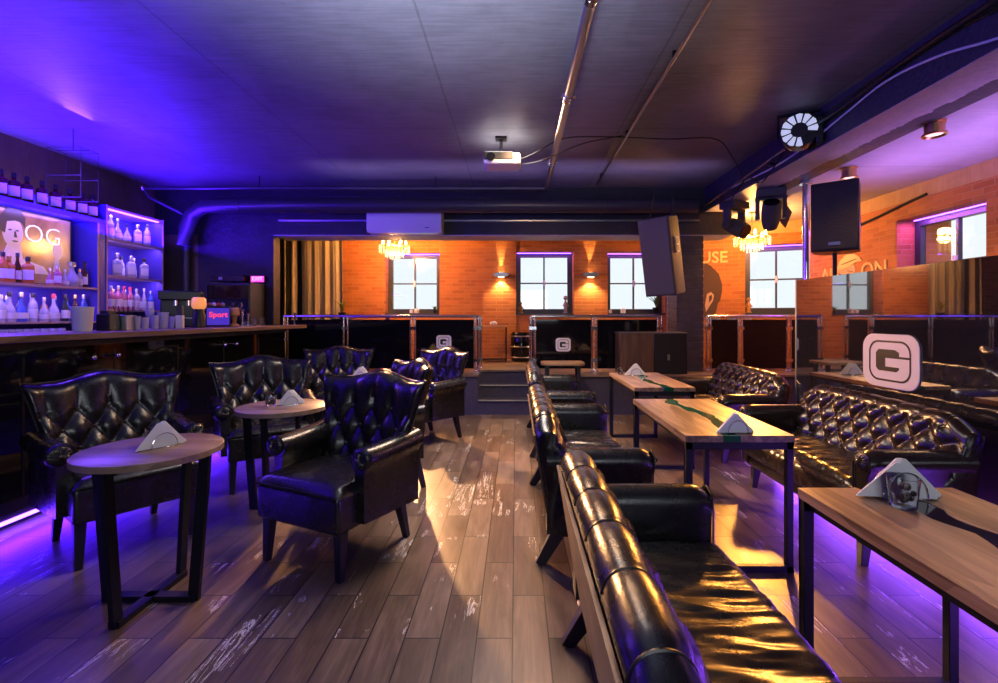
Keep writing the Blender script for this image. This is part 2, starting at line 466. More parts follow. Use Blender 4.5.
# platform with steps
NX0, NX1 = -.53, .2
mb = MB().box(-5.3, NX0, 6.75, WB, 0, .53).box(NX1, 4.7, 6.75, 7.75, 0, .53).box(NX0, NX1, 7.4, WB, 0, .53).box(NX1, 3.05, 7.75, WB, 0, .53)
struct(mb.obj('platform', 'concrete_step'))
struct(MB().box(-3.58, NX0, 6.73, WB, .53, .555).box(NX1, 4.7, 6.73, 7.75, .53, .555).box(NX0, NX1, 7.38, WB, .53, .555).box(NX1, 3.05, 7.75, WB, .53, .555).obj('platform_floor', 'platform_top'))
mb = MB().box(NX0, NX1, 6.75, 7.4, 0, .19).box(NX0, NX1, 7.06, 7.4, .19, .36)
st = struct(mb.obj('stairs', 'concrete_step'))
MB().box(NX0, NX1, 6.73, 6.79, .19, .2).box(NX0, NX1, 7.04, 7.1, .36, .37).obj('nosing', 'dull_steel', st)

# windows: local x across, local y outwards (0 = wall face), z up
def window(name, loc, rz, x0, x1, z0, z1, depth=.22, b=.085, glass_only=False):
    r = sroot(name, loc, rz)
    f = MB()
    f.box(x0, x0 + b, depth, depth + .07, z0, z1).box(x1 - b, x1, depth, depth + .07, z0, z1)
    f.box(x0 + b, x1 - b, depth, depth + .07, z0, z0 + b).box(x0 + b, x1 - b, depth, depth + .07, z1 - b, z1)
    f.obj('window_frame', 'frame_grey', r, bevel=.006)
    xm, zm = (x0 + x1) / 2, z0 + (z1 - z0) * .5
    MB().box(xm - .014, xm + .014, depth + .01, depth + .06, z0 + b, z1 - b).box(x0 + b, x1 - b, depth + .012, depth + .058, zm - .012, zm + .012).obj('mullion', 'frame_grey', r)
    MB().box(x0 + b, x1 - b, depth + .03, depth + .036, z0 + b, z1 - b).obj('pane', 'pane', r)
    MB().box(x0 - .0, x1 + .0, -.02, depth, z0 - .03, z0 + .001).obj('window_sill', 'frame_grey', r)
    MB().box(xm - .02, xm + .02, depth - .03, depth, zm - .06, zm + .06).obj('handle', 'white', r)
    MB().box(x0 + .02, x1 - .02, depth - .025, depth - .012, z1 - .012, z1 - .002).obj('light_strip', 'led_violet', r)
    return r
for i, h in enumerate(HOLES): window('window_%d' % (i + 1), (0, WB, 0), 0, *h)
window('window_4', A0, AR, *h4)
w5 = window('window_5', (RW, 0, 0), PI / 2, 4.9, 6.05, 1.43, 2.56)
for ch in w5.children:   # this wall's outside lies on the other side
    ch.scale.y = -1


# violet LED light in each window recess
for i, (x, wd, y) in enumerate(((-1.96, .95, WB + .12), (.55, 1., WB + .12), (2.28, 1., WB + .12))):
    light('recess_light', 'AREA', (x, y, 2.565), 4, (.55, .12, 1), wd, (0, 0, 0), .1)
p = angled(1.5, .12, 2.54); light('recess_light', 'AREA', p, 5, (.6, .12, 1), .9, (0, 0, AR), .1)
light('recess_light', 'AREA', (RW + .12, 5.47, 2.54), 14, (.5, .1, 1), .1, (0, 0, 0), 1.0)

# ------------------------------------------------------------------ railings on the platform
def rail_post(parent, x, y, z0=.555, z1=1.37):
    p = MB()
    for s in (-.028, .028): p.tube([(x + s, y, z0), (x + s, y, z1)], .013, 10)
    for z in (z0 + .14, z1 - .2): p.box(x - .05, x + .05, y - .02, y + .02, z, z + .045)
    p.lathe([(.06, z0), (.06, z0 + .015), (.03, z0 + .03)], (x, y, 0), 14)
    return p.obj('post', 'steel', parent, smooth=True)
def railing(name_label, posts, y, xend0=None, xend1=None, group='steel and black glass railings on the platform'):
    r = thing('railing', name_label, 'railing', ((posts[0] + posts[-1]) / 2, y, .555), 0, group)
    ox, oz = r.location.x, .555
    xs = posts
    for x in xs: rail_post(r, x - ox, 0, 0, 1.37 - oz)
    for a, b in zip(xs[:-1], xs[1:]):
        MB().box(a - ox + .045, b - ox - .045, -.006, .006, .04, .765).obj('glass_panel', 'gloss_black', r)
    MB().tube([(xs[0] - ox - .02, 0, .815), (xs[-1] - ox + .02, 0, .815)], .021, 12).obj('handrail', 'steel', r, smooth=True)
    return r
RY = 7.2
r1 = railing('black glass railing left of the platform steps, nearest the bar', [-3.42, -2.53, -1.53, -.58], RY)
r2 = railing('black glass railing right of the platform steps, under the hanging speaker', [.25, 1.16, 2.13], RY)
r3 = railing('black glass railing right of the black siding column, below the ear mural', [2.86, 3.33, 4.05, 4.6], RY)
for nm, x in (('short railing running back beside the left edge of the steps', -.58), ('short railing running back beside the right edge of the steps', .25)):
    r = thing('railing', nm, 'railing', (x, 7.7, .555), 0, 'steel and black glass railings on the platform')
    rail_post(r, 0, 0, 0, .815)
    MB().tube([(0, 0, .815), (0, -.44, .815)], .02, 12).obj('handrail', 'steel', r, smooth=True)
    MB().box(-.005, .005, -.42, -.06, .04, .765).obj('glass_panel', 'gloss_black', r)

def rr_pts(cx, cz, w, h, rad, n=7):
    pts = []
    for k, (sx, sz) in enumerate(((1, 1), (-1, 1), (-1, -1), (1, -1))):
        for i in range(n + 1):
            t = PI / 2 * (k + i / n)
            pts.append((cx + sx * (w / 2 - rad) + rad * cos(t), cz + sz * (h / 2 - rad) + rad * sin(t)))
    return pts
def letter_sign(label, loc, rz, w, h, th):
    """rounded square letter sign, faces local -y"""
    r = thing('letter_sign', label, 'sign', loc, rz, 'rounded white letter signs')
    MB().prism(rr_pts(0, 0, w, h, w * .2), -th, 0, 'xz').obj('plate', mat('white sign face', (.75, .7, .68), .35), r, bevel=w * .006, seg=1)
    # dark ring line
    o, i = rr_pts(0, 0, w * .74, h * .76, w * .17), rr_pts(0, 0, w * .69, h * .69, w * .15)
    mb = MB(); n = len(o); e = w * .004
    q = [[mb.bm.verts.new((p[0], y, p[1])) for p in L] for L in (o, i) for y in (-th - e, -th + e)]
    for k in range(n):
        l = (k + 1) % n
        mb.bm.faces.new([q[0][k], q[0][l], q[2][l], q[2][k]])
        mb.bm.faces.new([q[0][k], q[0][l], q[1][l], q[1][k]]); mb.bm.faces.new([q[2][k], q[2][l], q[3][l], q[3][k]])
    mb.obj('ring_line', 'black_plastic', r)
    # counter of the G: dark C with the white tongue cut out, and the slot line to the ring
    W, H = w, h
    pts = [(-.215, .13), (-.17, .19), (.08, .19), (.14, .15), (.14, .085), (.36, .085), (.36, .05), (-.07, .05), (-.07, -.095), (.14, -.095), (.14, -.13), (.1, -.17), (-.17, -.17), (-.215, -.12)]
    MB().prism([(a * W * (1.15 if a < .3 else 1) + .01 * W, b * H * 1.12) for a, b in pts], -th - e, -th + e, 'xz').obj('letter_counter', 'black_plastic', r)
    return r
letter_sign('small white rounded G sign on the railing glass left of the steps', (-1.07, RY - .008, .99), 0, .22, .2, .008)
letter_sign('small white rounded G sign on the railing glass right of the steps', (.7, RY - .008, .95), 0, .22, .2, .008)

# ------------------------------------------------------------------ glossy partition behind the right-hand sofas
pb = -.032; PA = math.atan2(-pb, 1)  # slight turn
part_ = thing('glass_partition', 'tall glossy black glass partition behind the tufted sofas, mirroring a window', 'partition', (2.594 + pb * 4.35, 4.35, 0), -0.0)
part_.rotation_euler.z = PA
part_.location.x = 2.594 - .032 * 4.35 + .06
for k, (a, b) in enumerate(((-1.78, 0), (-3.6, -1.784), (-5.4, -3.604))):
    MB().box(0, .02, a, b, .12, 1.69).obj('mirror_panel', 'mirror_black', part_)
MB().box(-.004, .026, 0, .012, 0, 1.695).obj('edge_trim', 'dull_steel', part_)
MB().box(.0, .05, -5.4, 0, 0, .12).obj('plinth', 'black_plastic', part_)
for k in range(5): MB().box(.022, .06, -.04 - k * 1.1, -k * 1.1 - .005, .12, 1.66).obj('upright', 'black_metal', part_)
MB().box(-.03, -.012, -5.0, -.05, .06, .075).obj('light_strip', 'led_violet', part_)
def part_x(Y): return part_.location.x - (-(Y - 4.35)) * 0 + (Y - 4.35) * -math.tan(PA)
g = letter_sign('big white rounded G sign on the glossy black partition', (part_x(3.3) - .002, 3.3, 1.06), PI * 1.5 + PA, .48, .365, .008)

# ------------------------------------------------------------------ curtain, platform furniture
def drape(x0, x1, z0, z1, y, folds, amp, seed):
    rnd = random.Random(seed); ph = [rnd.uniform(0, 6) for _ in range(4)]
    mb = MB()
    def f(u, v):
        w_ = (sin(u * folds * 2 * PI + ph[0]) + .4 * sin(u * folds * 3.3 * PI + ph[1]) + .25 * sin(u * folds * 7 * PI + ph[2]))
        return (x0 + (x1 - x0) * (u + .01 * sin(v * 5 + ph[3])), y + amp * w_ * (.55 + .45 * (1 - v)), z0 + (z1 - z0) * v)
    mb.grid(f, int(folds * 18), 10)
    return mb
o = drape(-4.46, -3.4, .56, 2.86, 9.08, 9, .02, 3).obj('curtain', 'curtain_dark', smooth=True)
sm = o.modifiers.new('thick', 'SOLIDIFY'); sm.thickness = .004
tag(o, 'black curtain showing between the gold curtain folds on the platform', 'curtain')
ct = thing('curtain', 'gold brown curtain hanging in folds beside the orange brick wall', 'curtain', (-3.75, 8.97, .56))
for a, b, fo in ((-4.3, -4.25, .6), (-4.17, -4.05, 1.2), (-3.97, -3.2, 4.6)):
    o = drape(a + 3.75, b + 3.75, 0, 2.3, 0, fo, .028, int(fo * 7)).obj('curtain_panel', 'curtain_gold', ct, smooth=True)
    sm = o.modifiers.new('thick', 'SOLIDIFY'); sm.thickness = .004
MB().tube([(-.75, 0, 2.32), (.6, 0, 2.32)], .012, 8).obj('curtain_rail', 'black_metal', ct, smooth=True)

# ledge counter behind left railing
t = thing('ledge_counter', 'narrow glossy ledge counter on the platform by the curtain', 'counter', (-2.75, 7.75, .555))
MB().box(-.6, .75, -.18, .18, .8, .84).obj('top', 'gloss_black', t, bevel=.006)
for x in (-.55, .7): MB().bar((x, 0, 0), (x, 0, .8), .06).obj('leg', 'steel', t)

t = thing('side_table', 'slim black metal side table against the brick between the railings', 'table', (-.42, 8.85, .555))
MB().box(-.25, .25, -.15, .15, .62, .64).obj('tabletop', 'edge_wood', t)
for x in (-.24, .24):
    for y in (-.14, .14): MB().bar((x, y, 0), (x, y, .62), .022).obj('leg', 'black_metal', t)
MB().box(-.24, .24, -.14, .14, .03, .045).obj('lower_shelf', 'black_metal', t)
mb = MB()
for k in range(5): mb.ball((-.03 + .02 * k, 0, .05 + .012 * (k % 2)), .03, 8)
tag(mb.obj('napkin_bundle', 'paper', loc=(-.42, 8.85, 1.195), smooth=True), 'crumpled white napkin bundle on the slim side table by the brick wall', 'napkins')
mb = MB().lathe([(.16, 0), (.19, .03), (.2, .25), (.19, .5), (.17, .53)], (0, 0, 0), 28)
t = thing('storage_drum', 'black storage drum on the platform right of the slim side table', 'drum', (.1, 8.85, .555))
mb.obj('body', 'gloss_black', t, smooth=True)
for z in (.08, .27, .46): MB().lathe([(.2, z - .01), (.207, z), (.2, z + .01)], (0, 0, 0), 28, caps=False).obj('hoop', 'dull_steel', t, smooth=True)

# sub-woofer style cabinet on the platform
t = thing('speaker_cabinet', 'large half brown, half black cabinet on the platform under the hanging speaker', 'cabinet', (1.95, 6.79, .555))
MB().box(-.5, -.02, .0, .32, .0, .57).obj('brown_half', wood('dark brown cabinet', (.05, .025, .012), (.11, .055, .03), 2, .4), t, bevel=.008)  # front is brown on the left half, black on the right
MB().box(-.02, .45, .0, .32, .0, .57).obj('black_half', 'black_plastic', t, bevel=.008)
MB().box(-.51, .46, -.006, .33, .57, .59).obj('top', 'speaker_grey', t, bevel=.005)
MB().box(.17, .2, -.01, .0, .2, .28).obj('handle', 'dull_steel', t)

# small wooden table behind the far sofa
t = thing('bistro_table', 'small dark wooden table on the floor before the right railing', 'table', (.61, 6.38, 0))
MB().prism(rr_pts(0, 0, .56, .4, .1), .735, .77, 'xy').obj('tabletop', 'edge_wood', t, bevel=.006)
for x in (-.2, .2):
    for y in (-.12, .12): MB().bar((x * 1.08, y * 1.15, 0), (x, y, .735), .03, w2=.042).obj('leg', 'dark_wood_leg', t)

# ------------------------------------------------------------------ planters, figurines on window sills
M['leaf'] = mat('green leaf', (.1, .22, .06), .5)
M['leaf_yellow'] = mat('yellow green leaf', (.35, .33, .06), .5)
def plant(label, loc, h, n, spread, leafmat, seed, pot=(.07, .11)):
    rnd = random.Random(seed)
    t = thing('potted_plant', label, 'plant', loc)
    MB().lathe([(pot[0] * .7, 0), (pot[0], pot[1]), (pot[0] * .93, pot[1]), (pot[0] * .85, pot[1] * .85)], (0, 0, 0), 18).obj('pot', 'black_plastic', t, smooth=True)
    mb = MB()
    for k in range(n):
        a = rnd.uniform(0, 2 * PI); s = rnd.uniform(.3, 1) * spread; hh = h * rnd.uniform(.6, 1); wd = rnd.uniform(.012, .022)
        prev = None
        for i in range(7):
            q = i / 6
            p = Vector((cos(a) * s * q ** 1.6, sin(a) * s * q ** 1.6, pot[1] * .8 + hh * (q - .35 * q * q)))
            side = Vector((-sin(a), cos(a), 0)) * wd * sin(PI * min(q + .12, 1)) 
            cur = [mb.bm.verts.new(p - side), mb.bm.verts.new(p + Vector((0, 0, -.006))), mb.bm.verts.new(p + side)]
            if prev:
                mb.bm.faces.new([prev[0], prev[1], cur[1], cur[0]]); mb.bm.faces.new([prev[1], prev[2], cur[2], cur[1]])
            prev = cur
    mb.obj('leaves', leafmat, t, smooth=80)
    return t
plant('potted plant with long leaves on the right end of the third back window sill', (2.68, WB + .08, 1.432), .42, 26, .2, 'leaf', 1)
plant('yellow green spiky plant at the right side of the gold curtain', (-3.08, 8.6, 1.33), .42, 22, .16, 'leaf_yellow', 2)
t = tag(MB().box(-.14, .14, -.14, .14, 0, .775).obj('plant_stand', 'black_plastic', loc=(-3.08, 8.6, .555), bevel=.01), 'black square stand under the spiky plant near the curtain', 'stand')
plant('tiny leafy plant at the right end of the first back window sill', (-1.56, WB + .1, 1.432), .16, 16, .08, 'leaf', 5, (.035, .05))
M['amber_fig'] = mat('amber glazed figurine', (.5, .25, .08), .3)
M['grey_fig'] = mat('grey figurine', (.35, .3, .33), .4)
def figurine(label, loc, h, m, rz=0):
    t = thing('figurine', label, 'figurine', loc, rz)
    MB().lathe([(.045, 0), (.05, .012), (.03, .02), (.035, h * .25), (.04, h * .45), (.02, h * .7), (.012, h * .74)], (0, 0, 0), 16).obj('body', m, t, smooth=True)
    MB().ball((0, 0, h * .86), h * .13, 14).obj('head', m, t, smooth=True)
    MB().bar((.02, 0, h * .6), (.06, 0, h * .38), .014).bar((-.02, 0, h * .6), (-.055, 0, h * .4), .014).obj('arms', m, t)
    return t
figurine('amber figurine on the left end of the middle back window sill', (.09, WB + .1, 1.432), .22, 'amber_fig')
figurine('grey figurine on the right end of the middle back window sill', (.95, WB + .1, 1.432), .34, 'grey_fig')
figurine('golden seated figurine on the left of the angled wall window sill', angled(1.08, .1, 1.432), .26, 'amber_fig')
for k, (x, lab) in enumerate(((-2.0, 'white square candle box in the middle of the first back window sill'), (-1.9, 'smaller white candle box beside the first on the first back window sill'), (1.8, 'white candle cup on the left end of the third back window sill'), (2.05, 'white square box left of the plant on the third back window sill'))):
    s = .032 + .01 * (k % 2)
    t = thing('candle_box', lab, 'candle', (x, WB + .08, 1.432))
    MB().box(-s, s, -s, s, 0, s * 2).obj('box', 'white', t, bevel=.006)
    MB().lathe([(s * .5, s * 2), (s * .5, s * 2 + .012)], (0, 0, 0), 12).obj('wax', 'paper', t)

# cups hanging behind the right railing
for k, x in enumerate((2.98, 3.25, 3.5)):
    t = thing('cup', ['large white bowl', 'white tumbler', 'small white square-sided cup'][k] + ' on the shelf behind the railing right of the column', 'cup', (x * 1.02, 7.45, 1.245))
    r0 = (.1, .065, .05)[k]
    MB().lathe([(r0 * .55, 0), (r0, .1), (r0 * .92, .1), (r0 * .5, .012)], (0, 0, 0), 18).obj('bowl', 'white', t, smooth=True)
    MB().lathe([(r0 * .6, 0), (r0 * .6, .006)], (0, 0, -.004), 18).obj('foot', 'white', t)
t = thing('glass_shelf', 'pale shelf behind the railing right of the column', 'shelf', (3.6, 7.45, .555))
MB().box(-.85, .85, -.14, .14, .66, .685).obj('board', 'dull_steel', t)
for x in (-.8, .8): MB().bar((x, 0, 0), (x, 0, .66), .04).obj('leg', 'black_metal', t)
# ------------------------------------------------------------------ upholstery
def sst(a, b, x):
    t = min(1, max(0, (x - a) / (b - a))); return t * t * (3 - 2 * t)
def tuft(u, v, p, q, v_top, v_bot=-9):
    """pillow height 0..1 of diamond tufting; buttons where a and b are whole"""
    if v > v_top:
        row = round(v_top / q); off = (row % 2) * p / 2
        s = abs(sin(PI * (u - off) / p)); d = s ** .7
        base = abs(sin(PI * (u - off) / p)) ** .9
        k = sst(0, q * 1.4, v - v_top)
        return d * (1 - k) + k * (.55 + .45 * base)
    a = (u / p + v / (2 * q)); b = (u / p - v / (2 * q))
    return (abs(sin(PI * a)) * abs(sin(PI * b))) ** .6
def tuft_points(umax, p, q, v_lo, v_top):
    out = []
    j = math.ceil(v_lo / q - 1e-6)
    while j * q <= v_top + 1e-6:
        off = (j % 2) * p / 2
        i = -20
        while i <= 20:
            u = off + i * p
            if abs(u) < umax: out.append((u, j * q))
            i += 1
        j += 1
    return out

def armchair(label, loc, f):
    """wing armchair, front faces local -y"""
    t = thing('armchair', label, 'armchair', loc, math.atan2(f[0], -f[1]), 'black tufted leather armchairs')
    # backrest
    p, q = .155, .115; H0, H1 = .4, .995
    def hw(v): return .285 + .125 * max(v, 0) ** 1.25
    def ztop(u): return H1 - .035 + .05 * sst(0, 1, 1 - min(abs(u) / .62, 1)) + .012 * sst(.8, 1, abs(u))
    def ymid(u, v): return .2 + .15 * v - .1 * abs(u) ** 2.4 * (.6 + .4 * v)
    def edge(u, v): return max(0, (1 - abs(u) ** 8)) ** .5 * max(0, (1 - abs(2 * v - 1) ** 12)) ** .5
    def front(u, v, dy=0):
        w_ = hw(v); x = u * w_; z = H0 + v * (ztop(u) - H0); e = edge(u, v)
        zz = z - .56
        return Vector((x, ymid(u, v) - .045 * e - .036 * e * tuft(x, zz, p, q, q * 2.0) + dy, z))
    NU, NV = 56, 40
    mb = MB()
    gf = mb.grid(lambda a, b: front(a * 2 - 1, b), NU, NV)
    gb = mb.grid(lambda a, b: Vector((front(a * 2 - 1, b).x, ymid(a * 2 - 1, b) + .05 * edge(a * 2 - 1, b), front(a * 2 - 1, b).z)), NU, NV)
    back = mb.obj('backrest', 'leather', t, smooth=80)
    for (u, v) in tuft_points(.36, p, q, -.0, q * 2.0):
        z = v + .56; w_ = hw((z - H0) / (H1 - H0))
        if abs(u) > w_ * .82: continue
        vv = (z - H0) / (ztop(u / w_) - H0)
        MB().ball((u, front(u / w_, vv).y - .002, z), .011, 8).obj('button', 'button', back, smooth=True)
    pts = [front(-1, i / 20) for i in range(3, 21)] + [front(-1 + 2 * i / 40, 1) for i in range(1, 40)] + [front(1, i / 20) for i in range(20, 2, -1)]
    MB().tube(pts, .006, 6).obj('piping', 'piping', back, smooth=True)
    # seat block with crowned cushion
    mb = MB()
    def seat(a, b):
        x = (a * 2 - 1); y = (b * 2 - 1)
        e = (1 - abs(x) ** 10) * (1 - abs(y) ** 10)
        return Vector((x * (.285 + .02 * (1 - b)), -.35 + .6 * b, .44 + .05 * e ** .4 + .018 * (1 - x * x) * (1 - y * y)))
    mb.grid(seat, 24, 24)
    mb.obj('seat', 'leather', t, smooth=80)
    MB().box(-.3, .3, -.345, .24, .25, .445).obj('seat_base', 'leather', t, bevel=.02, seg=3)
    MB().tube([(-.29, -.35, .447), (.29, -.35, .447)], .006, 6).obj('front_piping', 'piping', t)
    # arms: rolled profile swept front to back, splayed outwards
    for s in (-1, 1):
        mb = MB()
        prof = [(-.05, .27), (-.05, .5), (-.055, .545), (-.075, .58), (-.075, .62), (-.05, .655), (-.01, .668), (.035, .655), (.062, .62), (.06, .585), (.035, .56), (.022, .53), (.022, .27)]
        NB = 14
        def af(b):
            y = -.2 + .42 * b
            xo = s * (.32 + .035 * b); zo = .0 + .03 * b * b
            k = 1 - .12 * sst(0, .12, .12 - b)
            return y, xo, zo, k
        rings = []
        for j in range(NB + 1):
            y, xo, zo, k = af(j / NB)
            rings.append([mb.bm.verts.new((xo + s * -1 * a * -k, y, (z if z < .4 else z + zo))) for a, z in prof])
        n = len(prof)
        for j in range(NB):
            for i in range(n):
                mb.bm.faces.new([rings[j][i], rings[j][(i + 1) % n], rings[j + 1][(i + 1) % n], rings[j + 1][i]])
        mb.bm.faces.new(rings[0][::-1]); mb.bm.faces.new(rings[-1])
        arm = mb.obj('arm', 'leather', t, smooth=50)
        mb = MB()
        y, xo, zo, k = af(0)
        cx, cz = xo - s * .008 * -1, .61 + zo
        def rose(a, b):
            th = 2 * PI * a; r = .062 * b
            return Vector((cx + cos(th) * r, y - .012 - .018 * (1 - b) - .006 * abs(sin(th * 8)) * sin(PI * b) - (0 if b < 1 else -.02), cz + sin(th) * r * .95))
        mb.grid(rose, 48, 8, closed_u=True)
        sc = mb.obj('scroll', 'leather', arm, smooth=70)
        MB().ball((cx, y - .034, cz), .012, 10).obj('button', 'button', sc, smooth=True)
    for sx in (-1, 1):
        MB().bar((sx * .27, -.3, 0), (sx * .262, -.285, .26), .034, .034, (0, 1, 0), .056).obj('leg', 'dark_wood_leg', t, bevel=.003)
        MB().bar((sx * .25, .27, 0), (sx * .245, .2, .26), .034, .034, (0, 1, 0), .054).obj('leg', 'dark_wood_leg', t, bevel=.003)
    return t
armchair('left armchair by the bar, behind the nearest round table', (-2.44, 3.0, 0), (.81, -.58))
chairs = [
    ((-2.12, 4.12, 0), (.55, -.83), 'second armchair from the left, behind the round table with the ashtray'),
    ((-2.1, 5.62, 0), (.16, -.98), 'far left armchair facing the camera, beside the end of the bar'),
    ((-1.02, 2.87, 0), (-.42, -.9), 'nearest armchair on the aisle, facing the round tables with its seat lit violet'),
    ((-1.1, 3.95, 0), (-.85, -.53), 'armchair turned sideways directly behind the nearest aisle armchair'),
    ((-1.0, 5.45, 0), (-.65, -.76), 'farthest aisle armchair, below the small G sign left of the steps'),
]
base = [o for o in COL.objects if o.name == 'armchair'][0]
for l, f, lab in chairs: dup(base, l, math.atan2(f[0], -f[1]), lab)

def wrinkled_seat(L, D0, D1, seed, droop=.03, amp=.03):
    rnd = random.Random(seed)
    W = [(rnd.uniform(16, 60), rnd.uniform(0, 6), rnd.uniform(-5, 5), rnd.uniform(.3, 1)) for _ in range(9)]
    mb = MB()
    def f(a, b):
        x = (a - .5) * L; y = D0 + (D1 - D0) * b
        ex = 1 - abs(2 * a - 1) ** 18; r = 0
        for k, ph, sl, am in W:
            s_ = sin(k * x + ph + sl * y * 1.3 + 1.3 * sin(y * 7 + ph) + .8 * sin(x * 4 + ph * 2))
            r += am / (1 + k / 30) * (1 - s_ * s_) ** 2.5
        r = r / 3.2 * amp * (.35 + .65 * sin(PI * min(1, b * .85 + .12)))
        z = .45 + .02 * (1 - (2 * a - 1) ** 2) + r
        e = sst(0, .16, b)
        if b < .16:
            z -= (1 - math.sqrt(max(0, 1 - ((.16 - b) / .16) ** 2))) * .075
        z -= (1 - ex) * .03
        return Vector((x, y - .0, z))
    mb.grid(f, 150, 44)
    return mb

def sofa(label, loc, rz, rear='leather_back', L=1.46, seats='leather', group='black tufted leather sofas'):
    t = thing('sofa', label, 'sofa', loc, rz, group)
    p, q = (.235, .105) if rz > 0 else (.17, .085)
    # back: closed profile swept along x. sections: tufted front, top roll, flat rear
    qt = q * 2 if rz < 0 else q
    def prof(s_, x):
        camel = -.075 * sst(.72, 1, abs(x) / (L / 2)) ** 1.5 + .012 * cos(PI * x / L)
        if s_ < .55:
            v = s_ / .55
            y = .07 + .145 * v; z = .42 + .345 * v
            h = tuft(x, (z - .56), p, q, qt)
            y -= .042 * h * sst(0, .1, v); z += camel * v * v
            return y, z
        if s_ < .8:
            th = PI * (s_ - .55) / .25
            cr = .5 + .5 * abs(sin(PI * (x - p / 2) / p)) ** .5
            r = .044 + .018 * cr
            y = .262 - r * cos(th) ; z = .765 + r * 1.0 * sin(th)
            if th < PI / 2: y -= .01 * cr
            return y, z + camel
        v = (s_ - .8) / .2
        y = .318 - .09 * v; z = .765 - .55 * v
        return y, z + camel * (1 - v)
    mb = MB(); NU, NS = 130, 62
    def f(a, b):
        x = (a - .5) * L; y, z = prof(b, x)
        e = 1 - abs(2 * a - 1) ** 24
        y = .22 + (y - .22) * (.72 + .28 * e)
        return Vector((x * (1), y, z))
    g = mb.grid(f, NU, int(NS * .8))
    # grid covers the full loop in b; close bottom and ends
    for gi in (g[0], g[-1]): mb.bm.faces.new(gi if gi is g[0] else gi[::-1])
    back = mb.obj('backrest', seats, t, smooth=80)
    for (u, v) in tuft_points(L / 2 - .07, p, q, -.11, qt):
        z = v + .56; vv = (z - .42) / .345
        y, zz = prof(vv * .55, u)
        MB().ball((u, y - .004, zz), .012, 8).obj('button', 'button', back, smooth=True)
    k = -4
    while k < 5:
        x = p / 2 + k * p; k += 1
        if abs(x) > L / 2 - .08: continue
        pts = []
        for i in range(0, 15):
            y, z = prof(.5 + .3 * i / 14, x); dy, dz = y - .262, z - .765
            pts.append((x, y + dy * .03, z + max(dz, 0) * .03))
        MB().tube(pts, .004, 6).obj('seam_cord', 'piping', back, smooth=True)
    mb = MB()
    mb.bm.faces.new([mb.bm.verts.new(c) for c in ((-L / 2 + .03, .321, .725), (L / 2 - .03, .321, .725), (L / 2 - .03, .233, .2), (-L / 2 + .03, .233, .2))])
    o = mb.obj('rear_panel', rear, back); sm = o.modifiers.new('thick', 'SOLIDIFY'); sm.thickness = .012; sm.offset = 0
    # base, seat
    MB().box(-L / 2 + .03, L / 2 - .03, -.3, .2, .17, .4).obj('base', seats, t, bevel=.03, seg=3)
    wrinkled_seat(L - .22, -.335, .12, int(abs(loc[0] * 31 + loc[1] * 77))).obj('seat_cushion', seats, t, smooth=80)
    mb = MB()
    def fr(a, b):
        x = (a - .5) * (L - .22); th = PI * b
        rough_ = .006 * (1 - abs(sin(x * 38 + 2 * sin(x * 9)))) 
        return Vector((x, -.305 - (.045 + rough_) * sin(th), .415 - .07 + .085 * cos(th) - .0))
    mb.grid(fr, 90, 10)
    mb.obj('cushion_front', seats, t, smooth=80)
    for s in (-1, 1):
        mb = MB()
        prof2 = [(.055, .2), (.055, .52), (.06, .575), (.055, .61), (.035, .638), (0, .65), (-.04, .645), (-.07, .622), (-.082, .585), (-.075, .555), (-.055, .53), (-.05, .2)]
        rings = []; NB = 16; n = len(prof2)
        for j in range(NB + 1):
            b = j / NB; y = -.305 + .56 * b
            k = .88 + .12 * sst(0, .08, b)
            rings.append([mb.bm.verts.new((s * (L / 2 - .065) - s * a * k, y, .42 + (z - .42) * (k if z > .42 else 1))) for a, z in prof2])
        for j in range(NB):
            for i in range(n): mb.bm.faces.new([rings[j][i], rings[j][(i + 1) % n], rings[j + 1][(i + 1) % n], rings[j + 1][i]])
        mb.bm.faces.new(rings[0][::-1]); mb.bm.faces.new(rings[-1])
        arm = mb.obj('arm', seats, t, smooth=50)
        mb = MB(); cx = s * (L / 2 - .055); cz = .585
        def rose(a, b):
            th = 2 * PI * a; r = .058 * b
            return Vector((cx + cos(th) * r, -.312 - .02 * (1 - b) - .006 * abs(sin(th * 8)) * sin(PI * b), cz + sin(th) * r * .92))
        mb.grid(rose, 48, 8, closed_u=True)
        sc = mb.obj('scroll', seats, arm, smooth=70)
        MB().ball((cx, -.335, cz), .012, 10).obj('button', 'button', sc, smooth=True)
        MB().tube([(s * (L / 2 - .12), -.31, .2), (s * (L / 2 - .12), -.31, .56), (s * (L / 2 - .1), -.312, .62), (s * (L / 2 - .05), -.312, .642), (s * (L / 2), -.312, .62), (s * (L / 2 + .012), -.312, .575), (s * (L / 2 - .014), -.31, .52), (s * (L / 2 - .014), -.31, .2)], .005, 6).obj('piping', 'piping', arm, smooth=True)
    for sx in (-1, 1):
        MB().bar((sx * (L / 2 - .12), -.26, 0), (sx * (L / 2 - .13), -.24, .18), .04, .04, (0, 1, 0), .06).obj('leg', 'dark_wood_leg', t, bevel=.003)
        MB().bar((sx * (L / 2 - .1), .29, 0), (sx * (L / 2 - .12), .17, .2), .035, .05, (0, 1, 0), .055).obj('leg', 'dark_wood_leg', t, bevel=.003)
    return t
s1 = sofa('nearest black leather sofa in the foreground, wrinkled seat lit orange', (.5, 1.38, 0), PI / 2)
s2 = sofa('middle sofa of the row backing onto the aisle', (.42, 3.3, 0), PI / 2)
s3 = sofa('farthest sofa of the row backing onto the aisle, nearest the platform', (.44, 5.33, 0), PI / 2)
s4 = sofa('dark brown tufted sofa against the glossy partition, beneath the big G sign', (2.16, 3.27, 0), -PI / 2, seats='leather_brown')
